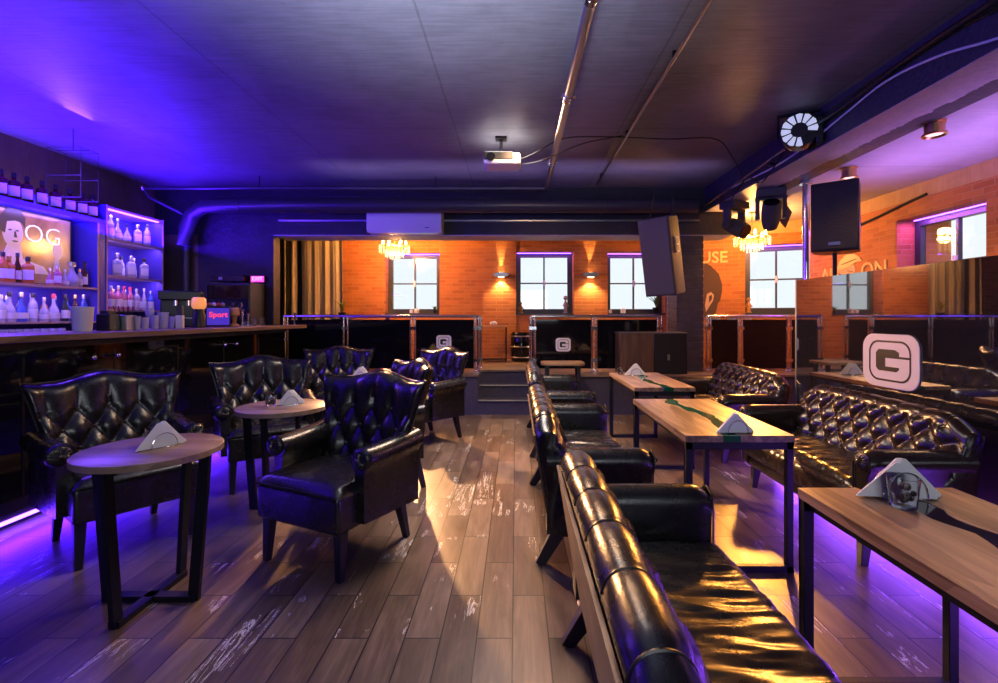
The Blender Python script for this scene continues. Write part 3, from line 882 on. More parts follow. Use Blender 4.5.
s5 = sofa('far tufted sofa past the end of the glossy partition, by the platform', (2.2, 5.14, 0), -PI / 2, seats='leather_brown')
s6 = None and sofa('tufted sofa at the right edge of the picture behind the nearest long table', (2.17, 1.55, 0), -PI / 2, seats='leather_brown')

# ------------------------------------------------------------------ round tables
def round_table(label, x, y):
    t = thing('round_table', label, 'table', (x, y, 0), 0, 'round wood topped tables by the bar')
    MB().lathe([(.285, .695), (.3, .7), (.3, .728), (.297, .73)], (0, 0, 0), 72).obj('tabletop', 'round_wood', t, smooth=40)
    for a in (0, PI / 2):
        c, s = cos(a), sin(a)
        def P(u, z): return (u * c, u * s, z)
        mb = MB()
        up = (-s, c, 0)
        mb.bar(P(-.205, .0), P(-.26, .695), .05, .022, up); mb.bar(P(.205, .0), P(.26, .695), .05, .022, up)
        mb.bar(P(-.22, .014), P(.22, .014), .05 if a == 0 else .05, .028)
        mb.bar(P(-.27, .685), P(.27, .685), .05, .02)
        mb.obj('leg_frame', 'black_metal', t)
    return t
round_table('nearest round wooden table, left foreground', -1.755, 2.335)
round_table('round wooden table behind the nearest aisle armchair, with ashtray and napkins', -1.66, 3.45)
round_table('farthest round wooden table, half hidden between the armchairs', -1.62, 5.0)

# ------------------------------------------------------------------ long tables with resin river
def river(seed, L, w0, w1, n=34):
    rnd = random.Random(seed); l, r = [], []
    x = 0; 
    for i in range(n + 1):
        y = -L / 2 + L * i / n
        c = .035 * sin(i * .2 + seed) + .012 * sin(i * .7 + seed * 2)
        wl = w0 + (w1 - w0) * abs(sin(i * .41 + seed)) + rnd.uniform(-.004, .004)
        wr = w0 + (w1 - w0) * abs(sin(i * .29 + seed * 1.7)) + rnd.uniform(-.004, .004)
        l.append((c - wl, y)); r.append((c + wr, y))
    return l, r
def slab(A, B, z0, z1):
    mb = MB(); v = mb.bm.verts.new
    r = [[v((p[0], p[1], z)) for z in (z0, z1) ] + [v((q_[0], q_[1], z)) for z in (z1, z0)] for p, q_ in zip(A, B)]
    for i in range(len(r) - 1):
        for k in range(4): mb.bm.faces.new([r[i][k], r[i][(k + 1) % 4], r[i + 1][(k + 1) % 4], r[i + 1][k]])
    mb.bm.faces.new(r[0][::-1]); mb.bm.faces.new(r[-1])
    return mb
def long_table(label, x0, x1, y0, y1, resin, seed):
    cx, cy = (x0 + x1) / 2, (y0 + y1) / 2; W, L = x1 - x0, y1 - y0
    t = thing('long_table', label, 'table', (cx, cy, 0), 0, 'long wooden tables with resin inlay')
    l, r = river(seed, L, .018, .05)
    m2 = wood('oak planks %d' % seed, (.1, .05, .025), (.4, .25, .145), 1, .36, 1 + seed * .07)
    for side, pts in ((-1, l), (1, r)):
        outer = [(side * W / 2, L / 2), (side * W / 2, -L / 2)]
        slab(pts, [(side * W / 2, p[1]) for p in pts], .695, .73).obj('tabletop_plank', m2, t)
    slab(l, r, .697, .7285).obj('resin_inlay', resin, t)
    for s in (-1, 1):
        y = s * (L / 2 - .018); e = .016; h = W / 2 - .004
        mb = MB()
        mb.box(-h, -h + .036, y - e, y + e, 0, .695).box(h - .036, h, y - e, y + e, 0, .695).box(-h, h, y - e, y + e, 0, .035).box(-h, h, y - e, y + e, .655, .695)
        mb.obj('leg_frame', 'black_metal', t, bevel=.002, seg=1)
    for sx in (-1, 1):
        MB().box(sx * (W / 2 - .055), sx * (W / 2 - .02), -L / 2 + .04, L / 2 - .04, .665, .695).obj('side_rail', 'black_metal', t)
    return t
long_table('nearest long wooden table with dark inlay, right foreground', 1.04, 1.61, .62, 1.79, 'resin_dark', 3)
long_table('middle long wooden table with green resin inlay, between the sofas', .9, 1.48, 2.575, 3.73, 'resin_green', 5)
long_table('farthest long wooden table with green inlay, near the platform', 1.058, 1.6, 4.33, 5.5, 'resin_green', 8)

# ------------------------------------------------------------------ napkin holders
def napkin_holder(where, loc, rz, w=.23, h=.12, n=9, seed=1):
    t = thing('napkin_holder', 'chrome wire napkin holder ' + where, 'napkin holder', loc, rz, 'wire napkin holders')
    MB().box(-w * .26, w * .26, -.03, .03, 0, .004).obj('base_plate', 'steel', t, bevel=.001, seg=1)
    for y in (-.032, .032):
        MB().tube([(w * .27 * cos(a), y, .002 + w * .34 * sin(a)) for a in [PI * k / 16 for k in range(17)]], .0022, 6).obj('wire_hoop', 'steel', t, smooth=True)
    rnd = random.Random(seed)
    mb = MB()
    for k in range(n):
        y = -.026 + .052 * k / (n - 1); dx = (k - n / 2) * w * .018 + rnd.uniform(-.004, .004); a = rnd.uniform(-.05, .05); hh = h * rnd.uniform(.94, 1.03)
        pts = [(-w / 2, 0), (w / 2, 0), (w * .04, hh), (-w * .04, hh)]
        pts = [(dx + px * cos(a) - pz * sin(a), max(0, px * sin(a) + pz * cos(a)) + .004) for px, pz in pts]
        mb.prism(pts, y - .0016, y + .0016, 'xz')
    o = mb.obj('napkins', 'paper', loc=loc, rz=rz)
    tag(o, 'folded white napkins in the holder ' + where, 'napkins', 'folded napkins in holders')
Z = .73
napkin_holder('on the nearest round table', (-1.72, 2.36, Z), .95, .2, .115, 9, 1)
napkin_holder('on the round table with the ashtray', (-1.62, 3.5, Z), .4, .17, .1, 8, 2)
napkin_holder('on the farthest round table', (-1.6, 5.02, Z), 0, .18, .11, 7, 3)
napkin_holder('at the far end of the nearest long table', (1.345, 1.7, Z), -.08, .27, .125, 10, 4)
napkin_holder('at the near end of the middle long table', (1.2, 2.65, Z), .0, .2, .1, 8, 5)
napkin_holder('on the farthest long table', (1.29, 5.24, Z), 0, .22, .12, 8, 6)
MB_glass = []
def tumbler(label, loc, r, h, fill='black_plastic', name='ashtray_glass', cat='glass'):
    t = thing(name, label, cat, loc)
    MB().lathe([(r * .72, 0), (r * .78, .003), (r, h), (r * .93, h), (r * .72, .012), (.001, .01)], (0, 0, 0), 16, caps=False).obj('glass_body', 'clear_glass', t, smooth=True)
    if fill:
        mb = MB(); rnd = random.Random(4)
        for k in range(14): mb.ball((rnd.uniform(-.5, .5) * r, rnd.uniform(-.5, .5) * r, .02 + rnd.uniform(0, .55) * h), r * .2, 6)
        mb.obj('filling', fill, t)
    return t
M['pebble'] = mat('grey pebbles', (.2, .2, .22), .3)
tumbler('faceted glass with dark filling in front of the napkins on the nearest long table', (1.285, 1.61, Z), .048, .1, 'pebble')
tumbler('small glass left of the napkins on the farthest long table', (1.14, 5.3, Z), .035, .07, 'pebble')
tumbler('glass ashtray cup left of the napkins on the second round table', (-1.74, 3.44, Z), .04, .075, 'pebble')
tumbler('dark glass cup half behind the napkins on the nearest round table', (-1.79, 2.4, Z), .042, .08, 'pebble')
# ------------------------------------------------------------------ bar counter
bar = thing('bar_counter', 'long black bar counter with pale wooden top and violet light along its foot', 'bar counter', (-3.4, 4.6, 0))
MB().box(-.3, .2, -2.9, 2.12, .12, 1.2).obj('front_body', 'gloss_black', bar)
MB().box(-.28, .12, -2.88, 2.1, 0, .12).obj('plinth', 'black_plastic', bar)
MB().box(-.32, .36, -2.95, 2.45, 1.2, 1.245).obj('worktop', wood('pale bar worktop', (.12, .08, .06), (.25, .17, .13), 1, .35), bar, bevel=.006)
MB().box(.12, .135, -2.88, 2.1, .03, .05).obj('light_strip', 'led_violet', bar)
MB().box(.2, .215, -2.9, 2.12, 1.15, 1.19).box(.2, .212, -2.9, 2.12, .12, .2).obj('trim_rail', 'dark_wood_leg', bar)
for k in range(7): MB().box(.198, .204, -2.9 + .72 * k, -2.885 + .72 * k, .2, 1.1).obj('panel_joint', 'dark_wood_leg', bar)
for k, y in enumerate((3.62, 3.84, 5.25, 5.47, 6.6)):
    MB().tube([(.2, y - 4.6, 1.06), (.235, y - 4.6, 1.06)], .006, 8).ball((.25, y - 4.6, 1.06), .02, 12).obj('bag_hook', 'steel', bar, smooth=True)

# back bar ---------------------------------------------------------
M['shelf_violet_lit'] = mat('violet lit shelf panel', (.09, .06, .5), .35)  # violet of the LED light is put into the panel colour
M['shelf_edge'] = mat('pale shelf edge', (.5, .36, .34), .45)
sx0, sx1 = -5.355, -4.92
bb = thing('back_bar_shelving', 'violet lit wall shelving behind the bar full of bottles', 'shelving', (-5.18, 5.3, 0))
def bx(x0, x1, y0, y1, z0, z1): return MB().box(x0 + 5.18, x1 + 5.18, y0 - 5.3, y1 - 5.3, z0, z1)
bx(-5.355, -5.34, 3.4, 6.76, .0, 2.72).obj('back_panel', 'shelf_violet_lit', bb)
for y0, y1 in ((5.7, 5.72), (5.82, 5.84), (6.74, 6.765)):
    bx(sx0 + .015, sx1, y0, y1, 1.2, 2.71 if y0 > 5.8 else 2.469).obj('upright', 'shelf_violet_lit', bb)
    bx(sx1, sx1 + .006, y0, y1, 1.2, 2.71 if y0 > 5.8 else 2.469).obj('edge_strip', 'shelf_edge', bb)
bx(-4.96, -4.925, 5.72, 5.82, 1.2, 2.469).obj('pier_panel', 'shelf_violet_lit', bb)
for z in (1.45, 1.87, 2.32, 2.70):
    bx(sx0 + .015, sx1, 5.84, 6.74, z - .022, z).obj('shelf', 'shelf_edge', bb)
bx(sx1 - .05, sx1 - .03, 5.86, 6.72, 2.666, 2.676).obj('light_strip', 'led_violet', bb)
bx(sx0 + .015, sx1, 3.4, 5.7, 1.68, 1.70).obj('shelf', 'shelf_edge', bb)
bx(sx0 + .015, sx1, 3.4, 5.82, 2.47, 2.52).obj('shelf', 'shelf_violet_lit', bb)
bx(sx0 + .015, sx1 + .0, 3.4, 5.7, 1.29, 1.31).obj('shelf', 'shelf_edge', bb)
bx(-5.3, -5.28, 3.4, 5.58, 2.522, 2.535).obj('light_strip', 'led_violet', bb)
bx(-5.355, -4.7, 3.4, 7.05, 0, 1.15).obj('back_counter', 'gloss_black', bb)
for y in (4.5, 6.29):
    w_ = 2.1 if y < 5 else .85
    for z in ((1.67, 2.46) if y < 5 else (1.842, 2.29, 2.66)):
        light('shelf_glow', 'AREA', (-4.96, y, z), (7 if z > 2 else 9) if y < 5 else 5, (.5, .28, 1), .04, (0, .5, 0), w_)
light('shelf_glow', 'AREA', (-5.25, 4.5, 2.54), 5, (.6, .3, 1), .04, (0, PI - .5, 0), 2.1)

# lit picture screen (generic stand-in) with the letters
def screen_mat():
    m, n, b = nt('picture screen')
    t = N(n, 'ShaderNodeTexCoord')
    f = noise(n, t.outputs['Object'], 2.2, 4, .5, .6)
    c = ramp(n, f, [(.3, (.16, .07, .04)), (.5, (.34, .17, .09)), (.7, (.5, .3, .2))])
    n.links.new(c, b.inputs['Base Color']); n.links.new(c, b.inputs['Emission Color']); b.inputs['Emission Strength'].default_value = .3
    b.inputs['Roughness'].default_value = .15
    return m
M['screen'] = screen_mat()
M['screen_skin'] = mat('screen pale figure', (.6, .45, .5), .3, emis=(.6, .4, .45), es=.35)
M['screen_hair'] = mat('screen dark hair', (.03, .02, .03), .3, emis=(.06, .04, .08), es=.5)
M['screen_text'] = mat('screen letters', (.8, .8, 1), .3, emis=(.8, .75, 1), es=1.1)
sc_ = thing('picture_screen', 'brown lit screen behind the bar showing a dark haired figure and the letters OG', 'screen', (-5.1, 4.9, 1.7))
MB().box(-.03, 0, -1.3, .675, 0, .765).obj('frame', 'black_plastic', sc_)
MB().box(0, .004, -1.28, .645, .02, .745).obj('display', 'screen', sc_)
def yz(cy, cz, ry, rz_, n=28): return [(cy + ry * cos(2 * PI * k / n), cz + rz_ * sin(2 * PI * k / n)) for k in range(n)]
MB().prism(yz(-.12, .42, .1, .15), .004, .008, 'yz').prism([(-.17, .3), (-.05, .3), (-.02, .16), (.2, .1), (.26, .02), (-.5, .02), (-.42, .12), (-.22, .17)], .004, .008, 'yz').obj('figure', 'screen_skin', sc_)
MB().prism([(-.24, .42), (-.25, .56), (-.17, .66), (-.05, .66), (.0, .58), (.0, .48), (-.03, .53), (-.1, .54), (-.18, .52), (-.2, .4)], .008, .011, 'yz').prism(yz(-.15, .44, .018, .008, 12), .008, .011, 'yz').prism(yz(-.08, .44, .018, .008, 12), .008, .011, 'yz').prism(yz(-.1, .33, .03, .008, 12), .008, .011, 'yz').prism([(-.108, .43), (-.095, .43), (-.08, .37), (-.11, .37)], .008, .011, 'yz').obj('hair_and_face', 'screen_hair', sc_)
MB().prism([(.42, .02), (.46, .3), (.5, .3), (.54, .02)], .004, .008, 'yz').prism(yz(.49, .38, .055, .09), .004, .008, 'yz').obj('raised_hand', 'screen_skin', sc_)
text_obj('letters', 'OG', .27, .002, 'screen_text', (.012, .32, .53), (PI / 2, 0, PI / 2), sc_, bold=-.006)

# ------------------------------------------------------------------ bottles
GL = {}
def glassy(name, col, e=.0):
    m = mat(name, col, .1, spec=.7, trans=.35)
    GL[name] = m; return m
glassy('clear bottle glass', (.75, .75, .95)); glassy('amber bottle glass', (.85, .3, .06)); glassy('dark green bottle glass', (.03, .07, .06)); glassy('pink bottle glass', (.9, .3, .45)); glassy('dark red bottle glass', (.12, .01, .03)); glassy('blue bottle glass', (.12, .2, .9)); glassy('dark brown bottle glass', (.1, .03, .015))
M['label_white'] = mat('white bottle label', (.85, .85, .9), .6)
for c_ in sc_.children:
    if c_.name.startswith(('figure', 'hair')): c_.location = (0, .13, .1)
M['cap_black'] = mat('black cap', (.02, .02, .02), .4); M['cap_silver'] = mat('silver cap', (.7, .7, .75), .3, 1); M['cap_red'] = mat('red cap', (.6, .04, .05), .4); M['cap_gold'] = mat('gold cap', (.8, .55, .2), .3, 1)
SHAPE = {
 'round': [(.034, 0), (.037, .006), (.037, .16), (.03, .19), (.014, .215), (.013, .265)],
 'square': [(.046, 0), (.05, .006), (.05, .15), (.042, .17), (.016, .185), (.015, .235)],
 'flask': [(.042, 0), (.048, .02), (.05, .07), (.038, .12), (.02, .155), (.013, .18), (.013, .255)],
 'slim': [(.028, 0), (.03, .005), (.03, .15), (.018, .2), (.012, .23), (.012, .285)],
 'decanter': [(.045, 0), (.065, .03), (.065, .08), (.03, .13), (.018, .16), (.018, .215), (.026, .225)],
}
def bottle_proto(shape, glass, cap):
    t = bpy.data.objects.new('bottle', None); COL.objects.link(t)
    pr = SHAPE[shape]; seg = 4 if shape == 'square' else 18
    mb = MB().lathe(pr, (0, 0, 0), seg if seg > 4 else 18)
    if seg == 4:
        for v in mb.bm.verts:
            if v.co.z < .16:
                r = math.hypot(v.co.x, v.co.y)
                m_ = max(abs(v.co.x), abs(v.co.y)); k = min(r / m_, 1.25) if m_ > 0 else 1
                v.co.x *= k * .86; v.co.y *= k * .86
    mb.obj('glass', GL[glass], t, smooth=True)
    h = pr[-1][1]; r = pr[-1][0] * 1.25
    MB().lathe([(r, h - .028), (r, h + .012), (r * .85, h + .016)], (0, 0, 0), 14).obj('cap', cap, t, smooth=True)
    if shape != 'decanter':
        z0, z1 = (.035, .125); rr = pr[2][0] + .0015
        if shape == 'flask': z0, z1, rr = .03, .085, .0515
        if shape == 'square':
            MB().box(rr * .86 + .004, rr * .86 + .008, -.036, .036, z0, z1).obj('label', 'label_white', t)
        else:
            mb = MB()
            mb.grid(lambda a, b: (rr * cos((a - .5) * 2.6), rr * sin((a - .5) * 2.6), z0 + (z1 - z0) * b), 12, 1)
            mb.obj('label', 'label_white', t, smooth=True)
    return t
PROTO = {}
DESC = {'round': 'round', 'square': 'square', 'flask': 'broad shouldered', 'slim': 'slim', 'decanter': 'decanter shaped'}
ORD = ['first', 'second', 'third', 'fourth', 'fifth', 'sixth', 'seventh', 'eighth', 'ninth', 'tenth', 'eleventh', 'twelfth']
def bottle_row(specs, x, z, place, group, reach='from left'):
    for i, (px, shape, glass, cap, sc) in enumerate(specs):
        Y = abs(x) * 485 / (516 - px)
        key = (shape, glass, cap)
        col = glass.replace(' bottle glass', '')
        lab = '%s %s bottle, %s cap, %s %s %s' % (col, DESC[shape], cap.replace('cap_', ''), ORD[i], reach, place)
        if key not in PROTO:
            PROTO[key] = bottle_proto(*key); o = PROTO[key]
        else: o = dup(PROTO[key], (0, 0, 0))
        o.location = (x, Y, z); o.scale = (sc, sc, sc); o.rotation_euler.z = -.75
        tag(o, lab, 'bottle', group)
C_, A_, G_, P_, R_, B_, K_ = ['%s bottle glass' % s for s in ('clear', 'amber', 'dark green', 'pink', 'dark red', 'blue', 'dark brown')]
bottle_row([(px, 'square', R_, 'cap_black', 1.12) for px in (1, 14, 27, 42, 55.5, 70, 82, 92.5)][:8], -5.02, 2.521, 'on the top ledge above the screen', 'dark red bottles on the top ledge')
bottle_row([(3, 'round', A_, 'cap_black', 1.05), (9, 'square', A_, 'cap_gold', 1.05), (17.5, 'slim', K_, 'cap_black', 1.0), (28, 'square', A_, 'cap_black', 1.1), (50, 'flask', P_, 'cap_silver', .68), (57.5, 'square', P_, 'cap_silver', .85), (65, 'flask', C_, 'cap_silver', .7), (72, 'decanter', C_, 'cap_silver', 1.15), (79.5, 'round', C_, 'cap_gold', .75), (84.5, 'slim', K_, 'cap_black', 1.0)], -5.0, 1.701, 'on the shelf under the screen', 'bottles on the long shelf under the screen')
bottle_row([(1, 'round', C_, 'cap_silver', .95), (9.5, 'flask', C_, 'cap_black', 1.1), (21, 'flask', B_, 'cap_silver', 1.1), (33, 'round', C_, 'cap_black', 1.05), (44, 'flask', C_, 'cap_silver', .95), (53.5, 'flask', C_, 'cap_red', 1.1), (65, 'slim', G_, 'cap_black', 1.0), (75, 'slim', K_, 'cap_gold', 1.0), (83.5, 'round', B_, 'cap_silver', 1.1)], -5.0, 1.311, 'on the lowest left shelf', 'bottles on the low shelf behind the bar')
bottle_row([(110.5, 'round', C_, 'cap_silver', 1.05), (117.5, 'flask', C_, 'cap_silver', 1.0), (127, 'flask', C_, 'cap_black', .85), (137.5, 'square', C_, 'cap_silver', 1.02), (147, 'round', C_, 'cap_black', 1.05)], -5.0, 2.321, 'on the top cabinet shelf', 'bottles on the top shelf of the side cabinet')
bottle_row([(117, 'square', C_, 'cap_silver', 1.15), (131, 'square', C_, 'cap_silver', 1.12), (144, 'square', C_, 'cap_black', 1.1)], -5.0, 1.871, 'on the middle cabinet shelf', 'bottles on the middle shelf of the side cabinet')
bottle_row([(111, 'round', P_, 'cap_silver', 1.05), (118.5, 'round', P_, 'cap_silver', 1.07), (124, 'slim', P_, 'cap_red', 1.0), (130, 'round', P_, 'cap_red', 1.05), (136.5, 'round', C_, 'cap_silver', 1.0), (144, 'slim', C_, 'cap_silver', .98), (150.5, 'round', B_, 'cap_silver', .95)], -5.0, 1.451, 'on the bottom cabinet shelf', 'bottles on the bottom shelf of the side cabinet')
bottle_row([(6, 'round', B_, 'cap_silver', .95), (20, 'round', C_, 'cap_black', .95), (31, 'slim', C_, 'cap_silver', 1.0), (44, 'round', A_, 'cap_gold', .9), (55, 'slim', B_, 'cap_silver', .95), (67, 'round', B_, 'cap_black', .95)], -5.17, 1.311, 'in lowest left shelf back row', 'back row bottles on the low shelf')
bottle_row([(121.5, 'round', C_, 'cap_black', 1.0), (134, 'slim', C_, 'cap_silver', .95)], -5.17, 1.871, 'in middle cabinet shelf back row', 'back row bottles in the cabinet')
bottle_row([(113, 'round', R_, 'cap_gold', .95), (125, 'round', C_, 'cap_silver', .95), (138, 'round', P_, 'cap_black', .95)], -5.17, 1.451, 'in bottom cabinet shelf back row', 'back row bottles on the bottom cabinet shelf')
t = thing('gold_reflection', 'gold bowl standing in for a reflection on the middle shelf of the side cabinet, behind the bottles', 'bowl', (-5.2, 5.99, 1.87))  # bowl shape takes the place of a gold reflection
MB().lathe([(.05, 0), (.06, .01), (.02, .03), (.02, .22), (.08, .25), (.11, .34), (.102, .34), (.07, .26), (.01, .24)], (0, 0, 0), 24).obj('body', 'brass', t, smooth=True)
MB().lathe([(.11, .335), (.117, .345), (.11, .355)], (0, 0, 0), 24, caps=False).obj('rim', 'brass', t, smooth=True)

# tumblers upside down in front of the low shelf
tp = thing('tumbler', 'cut glass tumbler in the row on the back counter under the low shelf', 'glass', (0, 0, 0), 0, 'tumblers on the back counter')
MB().lathe([(.035, 0), (.036, .02), (.032, .09), (.029, .088), (.032, .02)], (0, 0, 0), 12, caps=False).obj('glass_body', GL['clear bottle glass'], tp, smooth=True)
MB().lathe([(.029, .084), (.032, .09)], (0, 0, 0), 12).obj('glass_base', GL['clear bottle glass'], tp)
for k in range(8):
    x = -4.8; px = 3 + 8.4 * k
    o = tp if k == 0 else dup(tp, (0, 0, 0))
    o.location = (x, -x * 485 / (516 - px), 1.152)
    o['label'] = 'cut glass tumbler, %s from the left in the row on the back counter' % ORD[k]

# ------------------------------------------------------------------ things on the bar top
ZB = 1.246
def onbar(px, x=-3.42): return (x, -x * 485 / (516 - px), ZB)
t = thing('ice_bucket', 'white plastic bucket standing on the bar top', 'bucket', onbar(82.5))
MB().lathe([(.058, 0), (.06, .005), (.072, .19), (.067, .19), (.055, .01)], (0, 0, 0), 28, caps=False).obj('body', 'white', t, smooth=True)
MB().lathe([(.072, .185), (.076, .19), (.072, .195)], (0, 0, 0), 28, caps=False).obj('rim', 'white', t, smooth=True)
t = thing('menu_box', 'black menu box on the bar top right of the white bucket', 'box', onbar(108, -3.45), .2)
MB().box(-.05, .05, -.07, .07, 0, .14).obj('box', 'black_plastic', t, bevel=.006)
MB().box(-.03, .03, -.05, .05, .14, .165).obj('cards', 'cap_black', t)
t = thing('utensil_caddy', 'steel caddy of bar tools on the bar top beside the black menu box', 'caddy', onbar(124, -3.45), .2)
MB().box(-.06, .06, -.08, .08, 0, .13).obj('box', 'dull_steel', t, bevel=.005)
for k in range(5): MB().tube([(-.03 + .015 * k, -.05 + .025 * k, .1), (-.045 + .02 * k, -.07 + .035 * k, .21)], .005, 6).obj('bar_tool', 'cap_black', t)
for k, (px, r, h, lab) in enumerate(((137, .03, .12, 'tall narrow'), (145, .035, .11, 'clear conical'), (155, .035, .13, 'wide'), (163, .05, .16, 'large round'), (171, .035, .12, 'short'))):
    t = thing('bar_glass', '%s glass on the bar top between the steel caddy and the coffee machine' % lab, 'glass', onbar(px, -3.4), 0, 'glasses on the bar top')
    MB().lathe([(r * .7, 0), (r * .75, .004), (r, h), (r * .94, h), (r * .7, .012)], (0, 0, 0), 16, caps=False).obj('glass_body', GL['clear bottle glass'], t, smooth=True)
    MB().lathe([(r * .7, 0), (r * .7, .012)], (0, 0, 0), 16).obj('glass_base', GL['clear bottle glass'], t)
t = thing('wine_glass', 'stemmed wine glass among the glasses on the bar top', 'glass', onbar(150, -3.5), 0)
MB().lathe([(.035, 0), (.006, .008), (.005, .09), (.03, .115), (.038, .15), (.033, .2), (.031, .2), (.035, .15), (.004, .1)], (0, 0, 0), 18, caps=False).obj('glass_body', GL['clear bottle glass'], t, smooth=True)
t = thing('napkin_dispenser', 'small white and grey block on the bar top left of the coffee machine', 'dispenser', onbar(180, -3.3), .3)
MB().box(-.03, .03, -.03, .03, 0, .13).obj('body', 'white', t, bevel=.004); MB().box(-.025, .025, -.025, .025, .13, .23).obj('cover', 'speaker_grey', t)
# coffee machine
t = thing('coffee_machine', 'black coffee machine on the bar end with an orange lit round hopper', 'coffee machine', onbar(182, -3.75), .5)
MB().box(-.2, .2, -.16, .16, 0, .1).box(-.2, .2, .0, .16, .1, .36).box(-.2, .2, -.16, .16, .3, .4).obj('body', 'black_plastic', t, bevel=.012, seg=2)
MB().tube([(-.05, -.08, .3), (-.05, -.08, .24)], .02, 12).tube([(.07, -.08, .3), (.07, -.08, .24)], .02, 12).obj('group_head', 'steel', t, smooth=True)
MB().box(-.17, .17, -.15, -.01, .1, .108).obj('drip_tray', 'dull_steel', t)
t = thing('bean_grinder', 'coffee grinder with a glowing orange hopper between coffee machine and red lettered cooler', 'grinder', onbar(199, -3.42), .3)
MB().lathe([(.06, 0), (.06, .14), (.05, .16), (.05, .2)], (0, 0, 0), 18).obj('body', 'black_plastic', t, smooth=True)
MB().lathe([(.05, .2), (.066, .22), (.07, .25), (.066, .31), (.05, .325)], (0, 0, 0), 20).obj('hopper', mat('lit amber hopper', (.8, .35, .12), .3, emis=(1, .35, .1), es=.7), t, smooth=True)
t = thing('drinks_cooler', 'small violet lit drinks cooler on the bar with red Sport lettering', 'cooler', onbar(216.5, -3.6), .72)
MB().box(-.13, .13, -.1, .12, 0, .24).obj('body', 'black_plastic', t, bevel=.008)
MB().box(-.115, .115, -.106, -.1, .02, .22).obj('lit_door', mat('violet lit door', (.05, .03, .3), .2, emis=(.1, .04, .9), es=.5), t)
text_obj('lettering', 'Sport', .085, .003, mat('red lettering', (.9, .05, .1), .4, emis=(1, .05, .12), es=1.2), (0, -.112, .14), (PI / 2, 0, 0), t, bold=.002)
for k in range(4): MB().ball((-.07 + .045 * k, 0, .262), .026, 10).obj('fruit', ['amber_fig', 'paper', 'cap_red', 'grey_fig'][k], t, smooth=True)
t = thing('citrus_juicer', 'orange and steel juicer on the bar right of the red lettered cooler', 'juicer', onbar(234.5, -3.5), .3)
MB().lathe([(.05, 0), (.05, .02), (.02, .04), (.03, .12), (.055, .14), (.06, .2), (.045, .23)], (0, 0, 0), 18).obj('body', mat('orange juicer', (.7, .35, .15), .35), t, smooth=True)
MB().tube([(.05, 0, .18), (.09, -.02, .26), (.08, -.03, .29)], .01, 8).obj('lever', 'steel', t, smooth=True)
for k, px in enumerate((242.5, 248)):
    t = thing('beer_tap', ('curved' if k == 0 else 'straight') + ' steel beer tap on the bar right of the juicer', 'tap', onbar(px, -3.4), .2, None)
    MB().lathe([(.03, 0), (.03, .01), (.015, .02), (.014, .2 - .05 * k), (.02, .21 - .05 * k)], (0, 0, 0), 14).obj('column', 'steel', t, smooth=True)
    MB().tube([(0, 0, .17 - .04 * k), (.03, -.06, .17 - .04 * k), (.03, -.07, .12)], .009, 8).obj('spout', 'steel', t, smooth=True)
for k, px in enumerate((254, 262)):
    tumbler(['short empty glass right of the beer taps', 'empty glass at the dark right end of the bar items'][k], onbar(px, -3.4), .035, .11, None, 'bar_glass')
t = thing('beer_tap', 'lone small steel tap at the far end of the bar top', 'tap', (-3.15, 6.9, ZB))
MB().lathe([(.025, 0), (.012, .012), (.012, .16), (.018, .17)], (0, 0, 0), 14).obj('column', 'steel', t, smooth=True)
MB().tube([(0, 0, .13), (.02, -.05, .13), (.02, -.06, .09)], .008, 8).obj('spout', 'steel', t, smooth=True)

# wall by the bar end
t = thing('exit_sign', 'small glowing pink exit sign on the dark blue lit wall', 'sign', (-3.80, 7.13, 1.92))
MB().box(-.1, .1, .0, .06, -.05, .045).obj('housing', 'black_plastic', t)
MB().box(-.095, .095, -.006, 0, -.045, .04).obj('lit_face', mat('pink sign', (.9, .1, .6), .4, emis=(1, .06, .65), es=1.6), t)
text_obj('lettering', 'EXIT', .075, .002, mat('pale sign letters', (1, .6, .9), .4, emis=(1, .5, .9), es=1.6), (0, -.008, 0), (PI / 2, 0, 0), t)
t = thing('wall_cabinet', 'tall black cabinet against the wall under the pink exit sign', 'cabinet', (-4.0, 6.95, 0))
MB().box(-.3, .3, -.2, .22, 0, 1.84).obj('body', 'black_plastic', t, bevel=.01)
MB().box(-.29, .29, -.215, -.2, .05, 1.8).obj('door', 'gloss_black', t); MB().box(.24, .26, -.24, -.215, 1.0, 1.3).obj('handle', 'dull_steel', t)
t = thing('wall_bracket', 'black wall unit left of the exit sign above the tall black cabinet', 'bracket', (-4.2, 7.1, 1.92))
MB().box(-.22, .25, -.08, .1, -.05, .05).obj('body', 'black_plastic', t, bevel=.01); MB().box(-.1, -.05, -.09, -.08, -.02, .02).obj('indicator', 'dull_steel', t)

# ------------------------------------------------------------------ ceiling services
t = thing('water_pipe', 'grey pipe with clamp couplings running along the ceiling towards the camera', 'pipe', (.42, 3, 3.13))
MB().tube([(0, -5.5, .02), (0, 3.62, 0)], .034, 16).obj('pipe', 'dull_steel', t, smooth=True)
for y in (-.32, .92, 2.6):
    MB().lathe([(.036, -.05), (.044, -.045), (.044, -.012), (.038, -.008), (.038, .008), (.044, .012), (.044, .045), (.036, .05)], (0, y, .01), 16, 'y', caps=False).box(-.062, -.04, y - .012, y + .012, 0, .024).box(.04, .062, y - .012, y + .012, 0, .024).obj('coupling', 'steel', t, smooth=50)
for y in (-1.6, 1.6): MB().tube([(0, y, .03), (0, y, .15)], .006, 6).obj('hanger_rod', 'black_metal', t)
t = thing('conduit', 'thin steel conduit on the ceiling right of the pipe', 'pipe', (1.15, 3, 3.24))
MB().tube([(0, -5.5, 0), (0, 3.9, 0)], .014, 10).obj('tube', 'dull_steel', t, smooth=True)
for y in (-2.5, -1, .5, 2, 3.5): MB().box(-.02, .02, y - .01, y + .01, 0, .04).obj('clip', 'black_metal', t)
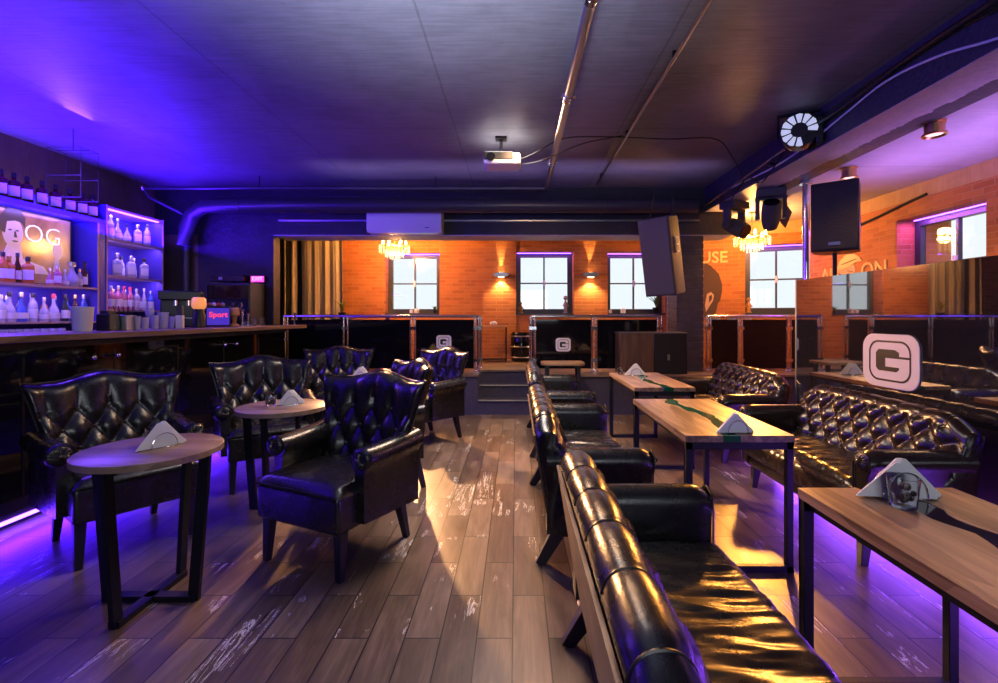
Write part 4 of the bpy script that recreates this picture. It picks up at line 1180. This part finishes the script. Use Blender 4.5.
M['dark_pipe'] = mat('dark painted pipe', (.035, .035, .045), .35, spec=.6)
t = thing('cross_pipe', 'slender pipe crossing the room below the ceiling with an elbow at the bar wall', 'pipe', (-2.3, 6.62, 3.12))
MB().tube([(-2.8, 0, 0), (2.72, 0, 0)], .024, 12).tube([(-2.8, 0, 0), (-2.78, .1, -.1), (-2.35, .5, -.36)], .026, 12).obj('pipe', 'dark_pipe', t, smooth=True)
MB().ball((-2.8, 0, 0), .036, 12).obj('elbow', 'steel', t, smooth=True)
for x in (-1.2, 1.2): MB().tube([(x, 0, 0), (x, 0, .16)], .006, 6).obj('hanger_rod', 'black_metal', t)
t = thing('cross_pipe', 'lower slim pipe crossing in front of the dark beam', 'pipe', (0, 7.0, 3.05))
MB().tube([(-1.0, 0, 0), (2.5, 0, 0)], .018, 10).obj('pipe', 'dark_pipe', t, smooth=True)
for x in (-.8, .8, 2.2): MB().box(x - .012, x + .012, 0, .2, -.01, .01).obj('bracket', 'black_metal', t)
t = thing('ventilation_duct', 'wide round dark duct under the beam bending down beside the bar', 'duct', (-1, 6.85, 2.93))
MB().tube([(-3.75, .1, -.55), (-3.72, .1, -.3), (-3.6, .05, -.1), (-3.42, 0, -.01), (-3.2, 0, 0), (3.55, 0, 0)], .1, 24).obj('duct', 'dark_pipe', t, smooth=True)
for x in (-2.9, -1.2, .5, 2.2): MB().lathe([(.1, -.03), (.106, -.028), (.106, .028), (.1, .03)], (x, 0, 0), 24, 'x', caps=False).obj('collar', 'dark_pipe', t, smooth=50)
t = thing('ceiling_rail', 'thin steel rail along the lower front of the cross beam', 'rail', (-.5, 7.15, 2.78))
MB().box(-3.0, 3.2, -.012, .05, -.012, .012).obj('rail', 'dull_steel', t)

t = thing('downpipe', 'dark vertical pipe on the brown wall between bar shelving and coffee machine', 'pipe', (-4.84, 7.12, 0))
MB().tube([(0, 0, 0), (0, 0, 2.5)], .06, 16).obj('pipe', 'dark_pipe', t, smooth=True)
MB().lathe([(.07, 1.2), (.07, 1.28)], (0, 0, 0), 18, caps=False).obj('pipe_collar', 'black_metal', t)
t = thing('hanging_rack', 'thin wire glass rack hanging from the ceiling above the bar ledge', 'rack', (-4.52, 4.95, 3.28))
mb = MB()
for x in (-.17, .17):
    for y in (-.1, .1): mb.tube([(x, y, -.72), (x, y, -.22)], .0022, 6)
for z in (-.72, -.5, -.22):
    mb.tube([(-.17, -.1, z), (.17, -.1, z), (.17, .1, z), (-.17, .1, z), (-.17, -.1, z)], .0022, 6)
mb.obj('wire_frame', 'dark_pipe', t)
MB().tube([(0, 0, -.22), (0, 0, 0)], .004, 6).tube([(-.17, 0, -.22), (.17, 0, -.22)], .004, 6).obj('hanging_wire', 'dark_pipe', t)
# air conditioner
t = thing('air_conditioner', 'white air conditioner on the dark beam left of the windows', 'air conditioner', (-1.61, 7.2, 2.58))
MB().prism([(0, 0), (-.2, .0), (-.23, .05), (-.235, .28), (-.2, .31), (0, .31)], -.54, .54, 'yz').obj('body', 'white', t, bevel=.01)
MB().box(-.48, .5, -.225, -.1, -.012, .004).obj('louvre', mat('bright louvre', (.85, .85, .9), .3), t)
MB().box(.3, .36, -.238, -.233, .06, .07).obj('display', 'cap_black', t)

# projector
t = thing('projector', 'white and black projector hanging from the middle of the ceiling', 'projector', (-.16, 5.2, 2.96))
MB().box(-.18, .21, -.15, .15, 0, .12).obj('body', 'white', t, bevel=.03, seg=3)
MB().box(-.175, .13, -.157, -.14, .04, .125).obj('front_panel', 'black_plastic', t, bevel=.008)
MB().lathe([(.045, -.175), (.045, -.15), (.03, -.15)], (-.1, 0, .065), 20, 'y').obj('lens', 'gloss_black', t, smooth=True)
MB().tube([(.0, 0, .1), (.0, 0, .32)], .018, 10).box(-.07, .07, -.07, .07, .1, .125).box(-.06, .06, -.06, .06, .3, .32).obj('mount', 'black_metal', t)
def cable(label, pts, r, m='black_plastic', name='cable'):
    P = []
    for i in range(len(pts) - 1):
        p0 = Vector(pts[max(i - 1, 0)]); p1 = Vector(pts[i]); p2 = Vector(pts[i + 1]); p3 = Vector(pts[min(i + 2, len(pts) - 1)])
        for k in range(6):
            q = k / 6
            P.append(.5 * ((2 * p1) + (p2 - p0) * q + (2 * p0 - 5 * p1 + 4 * p2 - p3) * q * q + (3 * p1 - p0 - 3 * p2 + p3) * q ** 3))
    P.append(Vector(pts[-1]))
    return tag(MB().tube(P, r, 6).obj(name, m, smooth=True), label, 'cable')
cable('black cable sagging from the projector to the right across the ceiling', [(.05, 5.2, 3.05), (.2, 5.15, 3.1), (.5, 5.0, 3.2), (1.0, 5.05, 3.235), (1.6, 5.1, 3.23), (2.1, 5.12, 3.24), (2.4, 5.4, 3.15), (2.77, 5.9, 3.05)], .007)
cable('second black cable looping below the first beside the projector', [(.05, 5.22, 3.0), (.22, 5.1, 2.99), (.42, 5.05, 3.05), (.7, 5.0, 3.15), (1.1, 5.06, 3.25)], .006)
cable('white cable drooping along the side of the long beam', [(2.785, 2.5, 2.93), (2.785, 2.8, 2.97), (2.785, 3.2, 3.08), (2.78, 3.65, 3.13), (2.785, 4.1, 3.08), (2.785, 4.7, 3.0), (2.785, 5.3, 2.98), (2.785, 6.4, 3.04)], .009, 'white')
cable('bundle of black cables in the corner of ceiling and long beam', [(2.75, 1.4, 3.24), (2.75, 2.0, 3.2), (2.72, 2.6, 3.16), (2.76, 3.4, 3.18), (2.75, 4.2, 3.12), (2.74, 4.6, 3.14)], .02)
cable('thin black cable above the white cable on the beam side', [(2.786, 1.8, 2.98), (2.786, 2.6, 3.1), (2.786, 3.3, 3.2), (2.78, 4.4, 3.2)], .008)
cable('black cable looping behind the moving lights', [(2.78, 5.0, 3.1), (2.74, 5.4, 2.86), (2.76, 5.8, 3.02), (2.7, 6.2, 2.8), (2.78, 6.6, 2.98)], .008)

# round LED stage light
t = thing('stage_light', 'black stage light with a ring of white petals under the ceiling by the long beam', 'stage light', (2.66, 4.55, 3.08), -.55)
MB().lathe([(.11, -.1), (.155, -.1), (.16, -.04), (.15, .06), (.1, .14)], (0, 0, 0), 28, 'y').obj('housing', 'black_plastic', t, smooth=40)
MB().lathe([(.065, -.104), (.065, -.1)], (0, 0, 0), 24, 'y').obj('centre_cap', 'cap_black', t)
for k in range(12):
    a = 2 * PI * k / 12
    if k in (10, 11): continue
    pts = [(.07 * cos(a - .17), .07 * sin(a - .17)), (.145 * cos(a - .2), .145 * sin(a - .2)), (.15 * cos(a), .15 * sin(a)), (.145 * cos(a + .2), .145 * sin(a + .2)), (.07 * cos(a + .17), .07 * sin(a + .17))]
    MB().prism(pts, -.112, -.101, 'xz').obj('petal_lens', mat('petal lens', (.8, .85, .95), .3, emis=(.8, .88, 1), es=.5) if 'petal' not in M else M['petal'], t)
    M['petal'] = bpy.data.materials['petal lens']
MB().box(.13, .19, -.1, .16, -.14, .1).obj('side_box', 'black_plastic', t, bevel=.01)
MB().box(-.185, -.165, -.02, .02, -.02, .2).box(.2, .22, -.02, .02, -.02, .2).box(-.185, .22, -.02, .02, .18, .2).obj('yoke', 'black_metal', t)

def moving_head(label, loc, rz, tilt):
    t = thing('moving_head_light', label, 'stage light', loc, rz, 'moving lights on the long beam')
    MB().box(-.16, .16, -.12, .12, -.1, 0).obj('base', 'speaker_grey', t, bevel=.012)
    MB().box(-.17, -.12, -.05, .05, -.36, -.1).box(.12, .17, -.05, .05, -.36, -.1).box(-.17, .17, -.05, .05, -.13, -.1).obj('yoke', 'speaker_grey', t, bevel=.01)
    mb = MB().lathe([(.06, -.19), (.1, -.19), (.11, -.1), (.1, .06), (.08, .15), (.03, .17)], (0, 0, 0), 24, 'y')
    R = Matrix.Translation((0, 0, -.33)) @ Matrix.Rotation(tilt, 4, 'X')
    for v in mb.bm.verts: v.co = R @ v.co
    mb.obj('head', 'speaker_grey', t, smooth=40)
    mb = MB().lathe([(.02, -.2), (.085, -.2), (.09, -.185)], (0, 0, 0), 24, 'y')
    for v in mb.bm.verts: v.co = R @ v.co
    mb.obj('lens', 'gloss_black', t, smooth=40)
    return t
moving_head('left moving light hanging at the far end of the long beam', (2.95, 6.55, 2.91), .5, .5)
moving_head('right moving light at the far end of the long beam, nearest the pole', (3.1, 5.9, 2.91), -.4, -.9)
t = thing('barn_door_flap', 'dark angular panel hanging between the moving lights and the pole', 'panel', (3.45, 6.3, 2.94))
MB().prism([(-.1, -.08), (.02, -.06), (.13, -.22), (.05, -.42), (-.02, -.34)], -.01, .01, 'xz').obj('flap', 'brown_wall', t)
MB().tube([(.0, 0, -.1), (.0, 0, 0)], .008, 6).obj('hanger', 'black_metal', t)
t = thing('lighting_rail', 'thin steel bar slanting under the beam above the moving lights', 'rail', (2.72, 6.0, 3.0))
MB().tube([(0, -1.1, .06), (-.02, 1.1, -.06)], .011, 8).obj('bar', 'steel', t, smooth=True)
for y in (-.8, .6): MB().box(-.01, .09, y - .012, y + .012, -.01, .01).obj('bracket', 'black_metal', t)

# downlights in the side ceiling
for k, p in enumerate(((3.39, 3.93, 2.94), (3.53, 5.14, 2.94), (3.5, 6.4, 2.94))):
    lab = ['nearest brass cylinder downlight on the lilac side ceiling', 'middle brass cylinder downlight, above the speaker on its stand', 'far brass cylinder downlight beside the moving lights'][k]
    t = thing('downlight', lab, 'ceiling light', p, 0, 'brass downlights')
    MB().lathe([(.08, 0), (.08, -.012), (.068, -.016), (.068, -.09), (.08, -.094), (.086, -.112), (.075, -.115), (.06, -.1)], (0, 0, 0), 28, caps=False).obj('cylinder', 'brass', t, smooth=40)
    MB().lathe([(.06, -.098), (.06, -.094)], (0, 0, 0), 20).obj('lens', mat('downlight lens', (1, .9, .8), .4, emis=(1, .75, .55), es=1.5), t)

# hanging loudspeaker
def loudspeaker(name, label, loc, rot, w, d, h, cloth='speaker_grey'):
    t = thing(name, label, 'loudspeaker', loc); t.rotation_euler = rot
    pts = [(-w / 2, -d / 2), (w / 2, -d / 2), (w / 2, d * .1), (w * .32, d / 2), (-w * .32, d / 2), (-w / 2, d * .1)]
    MB().prism(pts, 0, h, 'xy').obj('cabinet', cloth, t, bevel=.012)
    MB().box(-w / 2 + .012, w / 2 - .012, -d / 2 - .012, -d / 2, .02, h - .02).obj('grille', 'grille' if cloth != 'speaker_grey' else cloth, t, bevel=.006)
    return t
t = loudspeaker('hanging_loudspeaker', 'big grey loudspeaker hanging tilted beside the black siding column', (1.98, 6.3, 1.66), (.16, .13, .0), .42, .42, .98)
t.rotation_euler = (.17, -.03, -.78)
MB().box(.212, .218, -.1, .0, .52, .72).obj('connector_plate', 'white', t); MB().box(.218, .222, -.085, -.015, .54, .61).box(.218, .222, -.085, -.015, .63, .7).obj('connector_socket', 'black_plastic', t)
MB().tube([(.16, .0, .98), (.16, .1, 1.3)], .012, 8).tube([(-.16, .0, .98), (-.1, .1, 1.3)], .012, 8).box(-.2, .2, -.02, .02, .97, .995).obj('hanging_bracket', 'black_metal', t)

# steel pole
t = thing('steel_pole', 'polished steel pole rising to the beam in front of the speaker stand', 'pole', (3.32, 5.55, 0))
MB().tube([(0, 0, 0), (0, 0, 2.92)], .038, 20).obj('pole', 'steel', t, smooth=True)
MB().lathe([(.07, 2.88), (.07, 2.92)], (0, 0, 0), 20).lathe([(.09, 0), (.09, .01)], (0, 0, 0), 20).obj('flange', 'steel', t)
# speaker on stand
t = loudspeaker('loudspeaker', 'black loudspeaker on a stand right of the steel pole', (3.3, 5.0, 2.02), (0, 0, -.66), .41, .38, .7, 'black_plastic')
MB().box(-.05, .05, -.21, -.2, .06, .09).obj('badge', 'dull_steel', t)
t = thing('speaker_stand', 'black tripod stand carrying the loudspeaker right of the pole', 'speaker stand', (3.3, 5.02, 0))
MB().tube([(0, 0, .25), (0, 0, 2.02)], .02, 12).obj('pole', 'black_metal', t, smooth=True)
MB().lathe([(.035, 1.7), (.035, 1.76)], (0, 0, 0), 14).obj('collar', 'black_metal', t, smooth=40)
MB().tube([(.03, 0, 1.73), (.075, 0, 1.73)], .012, 8).obj('knob', 'black_metal', t)
for k in range(3):
    a = 2 * PI * k / 3 + .5
    MB().tube([(0, 0, .75), (.48 * cos(a), .48 * sin(a), .012)], .012, 8).tube([(0, 0, .3), (.26 * cos(a), .26 * sin(a), .34)], .008, 6).obj('leg', 'black_metal', t, smooth=True)

# ------------------------------------------------------------------ sconces and chandeliers
def sconce(label, x):
    t = thing('wall_sconce', label, 'wall light', (x, WB - .1, 2.15), 0, 'up and down wall lights')
    MB().prism([(-.06, -.045), (.06, -.045), (.14, -.02), (.14, .02), (.06, .045), (-.06, .045), (-.14, .02), (-.14, -.02)], -.07, .03, 'xz').obj('shade', 'dull_steel', t, bevel=.004)
    MB().box(-.05, .05, -.06, .02, -.047, -.044).box(-.04, .04, -.05, .02, .044, .047).obj('lamp', 'led_warm', t)
    MB().box(-.05, .05, .03, .095, -.04, .04).obj('wall_plate', 'dull_steel', t)
    light('sconce_down', 'SPOT', (x, WB - .09, 2.08), 60, (1, .6, .22), rot=(-.12, 0, 0), spot=2.1, blend=.6, radius=.02)
    light('sconce_up', 'SPOT', (x, WB - .07, 2.22), 90, (1, .6, .2), rot=(PI - .06, 0, 0), spot=.5, blend=.5, radius=.02)
sconce('left up and down wall light, between the first and middle back windows', -.28)
sconce('right up and down wall light, between the middle and third back windows', 1.4)
def chandelier(label, loc, top, glow):
    t = thing('chandelier', label, 'chandelier', loc, 0, 'small crystal chandeliers')
    MB().tube([(0, 0, .1), (0, 0, top - loc[2])], .008, 8).lathe([(.05, top - loc[2] - .02), (.05, top - loc[2])], (0, 0, 0), 16).obj('stem', 'brass', t, smooth=True)
    MB().lathe([(.24, .05), (.25, .06), (.24, .07)], (0, 0, 0), 32, caps=False).lathe([(.14, -.02), (.15, -.01), (.14, .0)], (0, 0, 0), 28, caps=False).tube([(-.24, 0, .06), (.24, 0, .06)], .006, 6).tube([(0, -.24, .06), (0, .24, .06)], .006, 6).obj('frame', 'brass', t, smooth=True)
    for k in range(6):
        a = 2 * PI * k / 6 + .3
        MB().lathe([(.006, .07), (.016, .09), (.017, .11), (.008, .14), (.002, .15)], (.19 * cos(a), .19 * sin(a), 0), 10).obj('bulb', 'bulb', t, smooth=True)
    for r, n, z0, cnt in ((.25, 24, .05, 4), (.15, 16, -.02, 4), (.07, 8, -.03, 5)):
        for k in range(n):
            a = 2 * PI * k / n; mb = MB()
            for j in range(cnt):
                z = z0 - .03 * j - .012 * (k % 2)
                mb.lathe([(.001, z - .013), (.0095, z), (.001, z + .011)], (r * cos(a), r * sin(a), 0), 6)
            mb.obj('crystal_strand', 'crystal', t)
    light('chandelier_glow', 'POINT', (loc[0], loc[1], loc[2] + .09), glow, (1, .42, .1), radius=.12)
    return t
chandelier('crystal chandelier glowing orange in front of the first back window', (-2.08, 8.3, 2.52), 2.95, 230)
chandelier('crystal chandelier glowing orange right of the siding column', (3.55, 7.3, 2.5), 2.94, 150)

# ------------------------------------------------------------------ mural and neon words (generic lettering)
M['mural_gold'] = mat('gold mural paint', (.9, .62, .25), .5)
M['mural_dark'] = mat('dark mural paint', (.09, .05, .035), .7)
M['mural_skin'] = mat('pale mural paint', (.62, .4, .25), .7)
mt = thing('wall_mural', 'mural of dark head, pale ear and gold lettering on the angled brick wall', 'mural', A0, AR)
def MX(px, py):   # spot on the angled wall
    k = (px - 516) / 485; D = (8.52 + .395 * 2.9) / (1 + .395 * k); X = k * D
    return ((Vector((X, D, 0)) - A0).length, 1.36 - (py - 317) * D / 485)
MB().prism([MX(*p) for p in ((704, 262), (711, 266), (719, 274), (722, 284), (722, 292), (720, 301), (718, 303), (715, 316), (704, 317))], -.012, .004, 'xz').obj('head_shape', 'mural_dark', mt)
MB().prism([MX(*p) for p in ((707, 294), (711, 292), (714, 295), (713, 301), (709, 307), (706, 312), (705, 305))], -.018, -.008, 'xz').obj('ear_shape', 'mural_skin', mt)
MB().prism([MX(*p) for p in ((709, 296), (712, 295), (712, 299), (709, 303))], -.022, -.014, 'xz').obj('ear_hollow', 'mural_dark', mt)
c0 = MX(713.5, 258)
text_obj('lettering', 'USE', .27, .01, 'mural_gold', (c0[0], -.012, c0[1]), (PI / 2, 0, 0), mt, bold=.004)
mt = thing('wall_lettering', 'gold words ALL and ON with a capped head outline on the right brick wall', 'lettering', (RW, 6.95, 2.0), -PI / 2)
for body, y in (('ALL', 7.28), ('ON', 6.42)):
    text_obj('word', body, .3, .008, 'mural_gold', (6.95 - y, -.012, -.02), (PI / 2, 0, 0), mt, bold=.002)
MB().prism([(-.22, .05), (-.16, .17), (-.02, .25), (.12, .26), (.26, .19), (.3, .13), (.16, .12), (.05, .07)], -.014, .002, 'xz').obj('cap_shape', 'mural_gold', mt)
MB().prism([(-.24, .05), (.04, .06), (.14, .11), (.18, .02), (.1, -.1), (-.02, -.2), (-.2, -.2)], -.01, .002, 'xz').obj('face_shape', 'mural_skin', mt)
for a, b in (((-.2, .0), (-.02, -.05)), ((-.22, -.07), (-.02, -.12)), ((-.1, .12), (.2, .17)), ((.02, .02), (.12, .0))): MB().bar((a[0], -.014, a[1]), (b[0], -.014, b[1]), .012, .008).obj('outline_stroke', 'mural_dark', mt)
cable('black cable running along the top of the right brick wall', [(RW - .01, 7.4, 2.68), (RW - .01, 7.0, 2.6), (RW - .02, 6.4, 2.66), (RW - .01, 5.9, 2.74), (RW - .01, 5.6, 2.78)], .018)

# ------------------------------------------------------------------ light
VIO = (.06, .006, 1)
light('bar_uplight', 'AREA', (-4.75, 4.4, 2.3), 300, VIO, .3, (0, PI + .25, 0), 5.0)
light('bar_uplight', 'AREA', (-4.6, .8, 2.2), 260, VIO, .4, (0, PI + .3, 0), 2.4)
light('bar_foot', 'AREA', (-3.17, 4.0, .09), 90, VIO, .06, (0, -.5, 0), 4.6)
light('bar_spill', 'AREA', (-4.6, 4.6, 2.7), 110, (.16, .05, 1), 3.5, (0, -.9, 0), .3)
light('sofa_foot', 'AREA', (2.44, 2.4, .12), 110, (.25, .06, 1), .05, (0, .6, 0), 4.4)
light('side_ceiling_glow', 'AREA', (4.0, 3.4, 1.9), 34, (.5, .24, 1), .6, (PI, 0, 0), 4.0).data.spread = 1.9
for x, y in ((3.39, 3.93), (3.53, 5.14), (3.5, 6.4)):
    light('downlight_beam', 'SPOT', (x, y, 2.82), 45, (1, .5, .14), spot=2.6, blend=.5, radius=.05)
def aim(a, b): return (Vector(b) - Vector(a)).to_track_quat('-Z', 'Y').to_euler()
light('chandelier_throw', 'SPOT', (3.45, 7.1, 2.5), 760, (1, .36, .05), rot=aim((3.45, 7.1, 2.5), (.9, 1.7, .3)), spot=.75, blend=.6, radius=.06)
light('chandelier_throw', 'SPOT', (-2.0, 8.1, 2.45), 1500, (1, .5, .2), rot=aim((-2.0, 8.1, 2.45), (-.1, 2.9, 0)), spot=.7, blend=.6, radius=.06)
light('added_ceiling_fill', 'AREA', (-.5, 2.1, 1.3), 40, (.72, .78, 1), 1.0, (PI, 0, 0), 2.0).data.spread = 1.6  # added upward fill without a fixture, lifts the grey of the ceiling
light('chandelier_throw', 'SPOT', (-2.0, 8.1, 2.45), 1300, (1, .5, .22), rot=aim((-2.0, 8.1, 2.45), (2.4, 3.6, .65)), spot=.42, blend=.6, radius=.06)
light('added_beam_fill', 'AREA', (0, 6.0, 2.7), 7, (.55, .4, 1), 5, (PI - .5, 0, 0), .2).data.spread = 1.6  # added violet fill, no lamp hangs here; tints the ceiling near the beam
light('room_fill', 'AREA', (.3, -2.4, 1.9), 55, (.85, .9, 1), 2.2, (1.95, 0, 0), 1.4)  # unseen fill added behind the camera
light('added_warm_fill', 'AREA', (.1, 4.6, 3.15), 50, (1, .55, .28), .4, (0, 0, 0), .6)  # added overhead fill, gives the sofa tufts warm highlights
light('added_floor_fill', 'AREA', (-.1, 4.5, 3.24), 60, (1, .9, .86), .5, (0, 0, 0), 3.0).data.spread = 1.9  # added fill shining down from the ceiling to brighten the aisle floor
for i, h in enumerate(HOLES):
    l_ = light('window_portal', 'AREA', ((h[0] + h[1]) / 2, WB + .3, (h[2] + h[3]) / 2), 1, (1, 1, 1), .9, (-PI / 2, 0, 0), .95)
    l_.data.cycles.is_portal = True
world = bpy.data.worlds.new('sky'); bpy.context.scene.world = world; world.use_nodes = True
wn_ = world.node_tree
bg = wn_.nodes['Background']; bg.inputs[0].default_value = (.86, .95, 1, 1); bg.inputs[1].default_value = 1.1

# ------------------------------------------------------------------ camera and view
cam = bpy.data.cameras.new('camera'); co = bpy.data.objects.new('camera', cam); COL.objects.link(co)
co.location = (0, 0, 1.36); co.rotation_euler = (PI / 2, 0, 0)
cam.sensor_width = 36; cam.lens = 36 * 485 / 998; cam.shift_x = -17 / 998; cam.shift_y = -24.5 / 998; cam.clip_start = .02
S = bpy.context.scene; S.camera = co
S.view_settings.view_transform = 'Standard'; S.view_settings.look = 'None'; S.view_settings.exposure = 0; S.view_settings.gamma = 1
S.view_settings.use_curve_mapping = False
try:
    S.cycles.use_denoising = True; S.cycles.max_bounces = 7; S.cycles.sample_clamp_indirect = 6; S.cycles.caustics_refractive = False; S.cycles.caustics_reflective = False
except Exception: pass
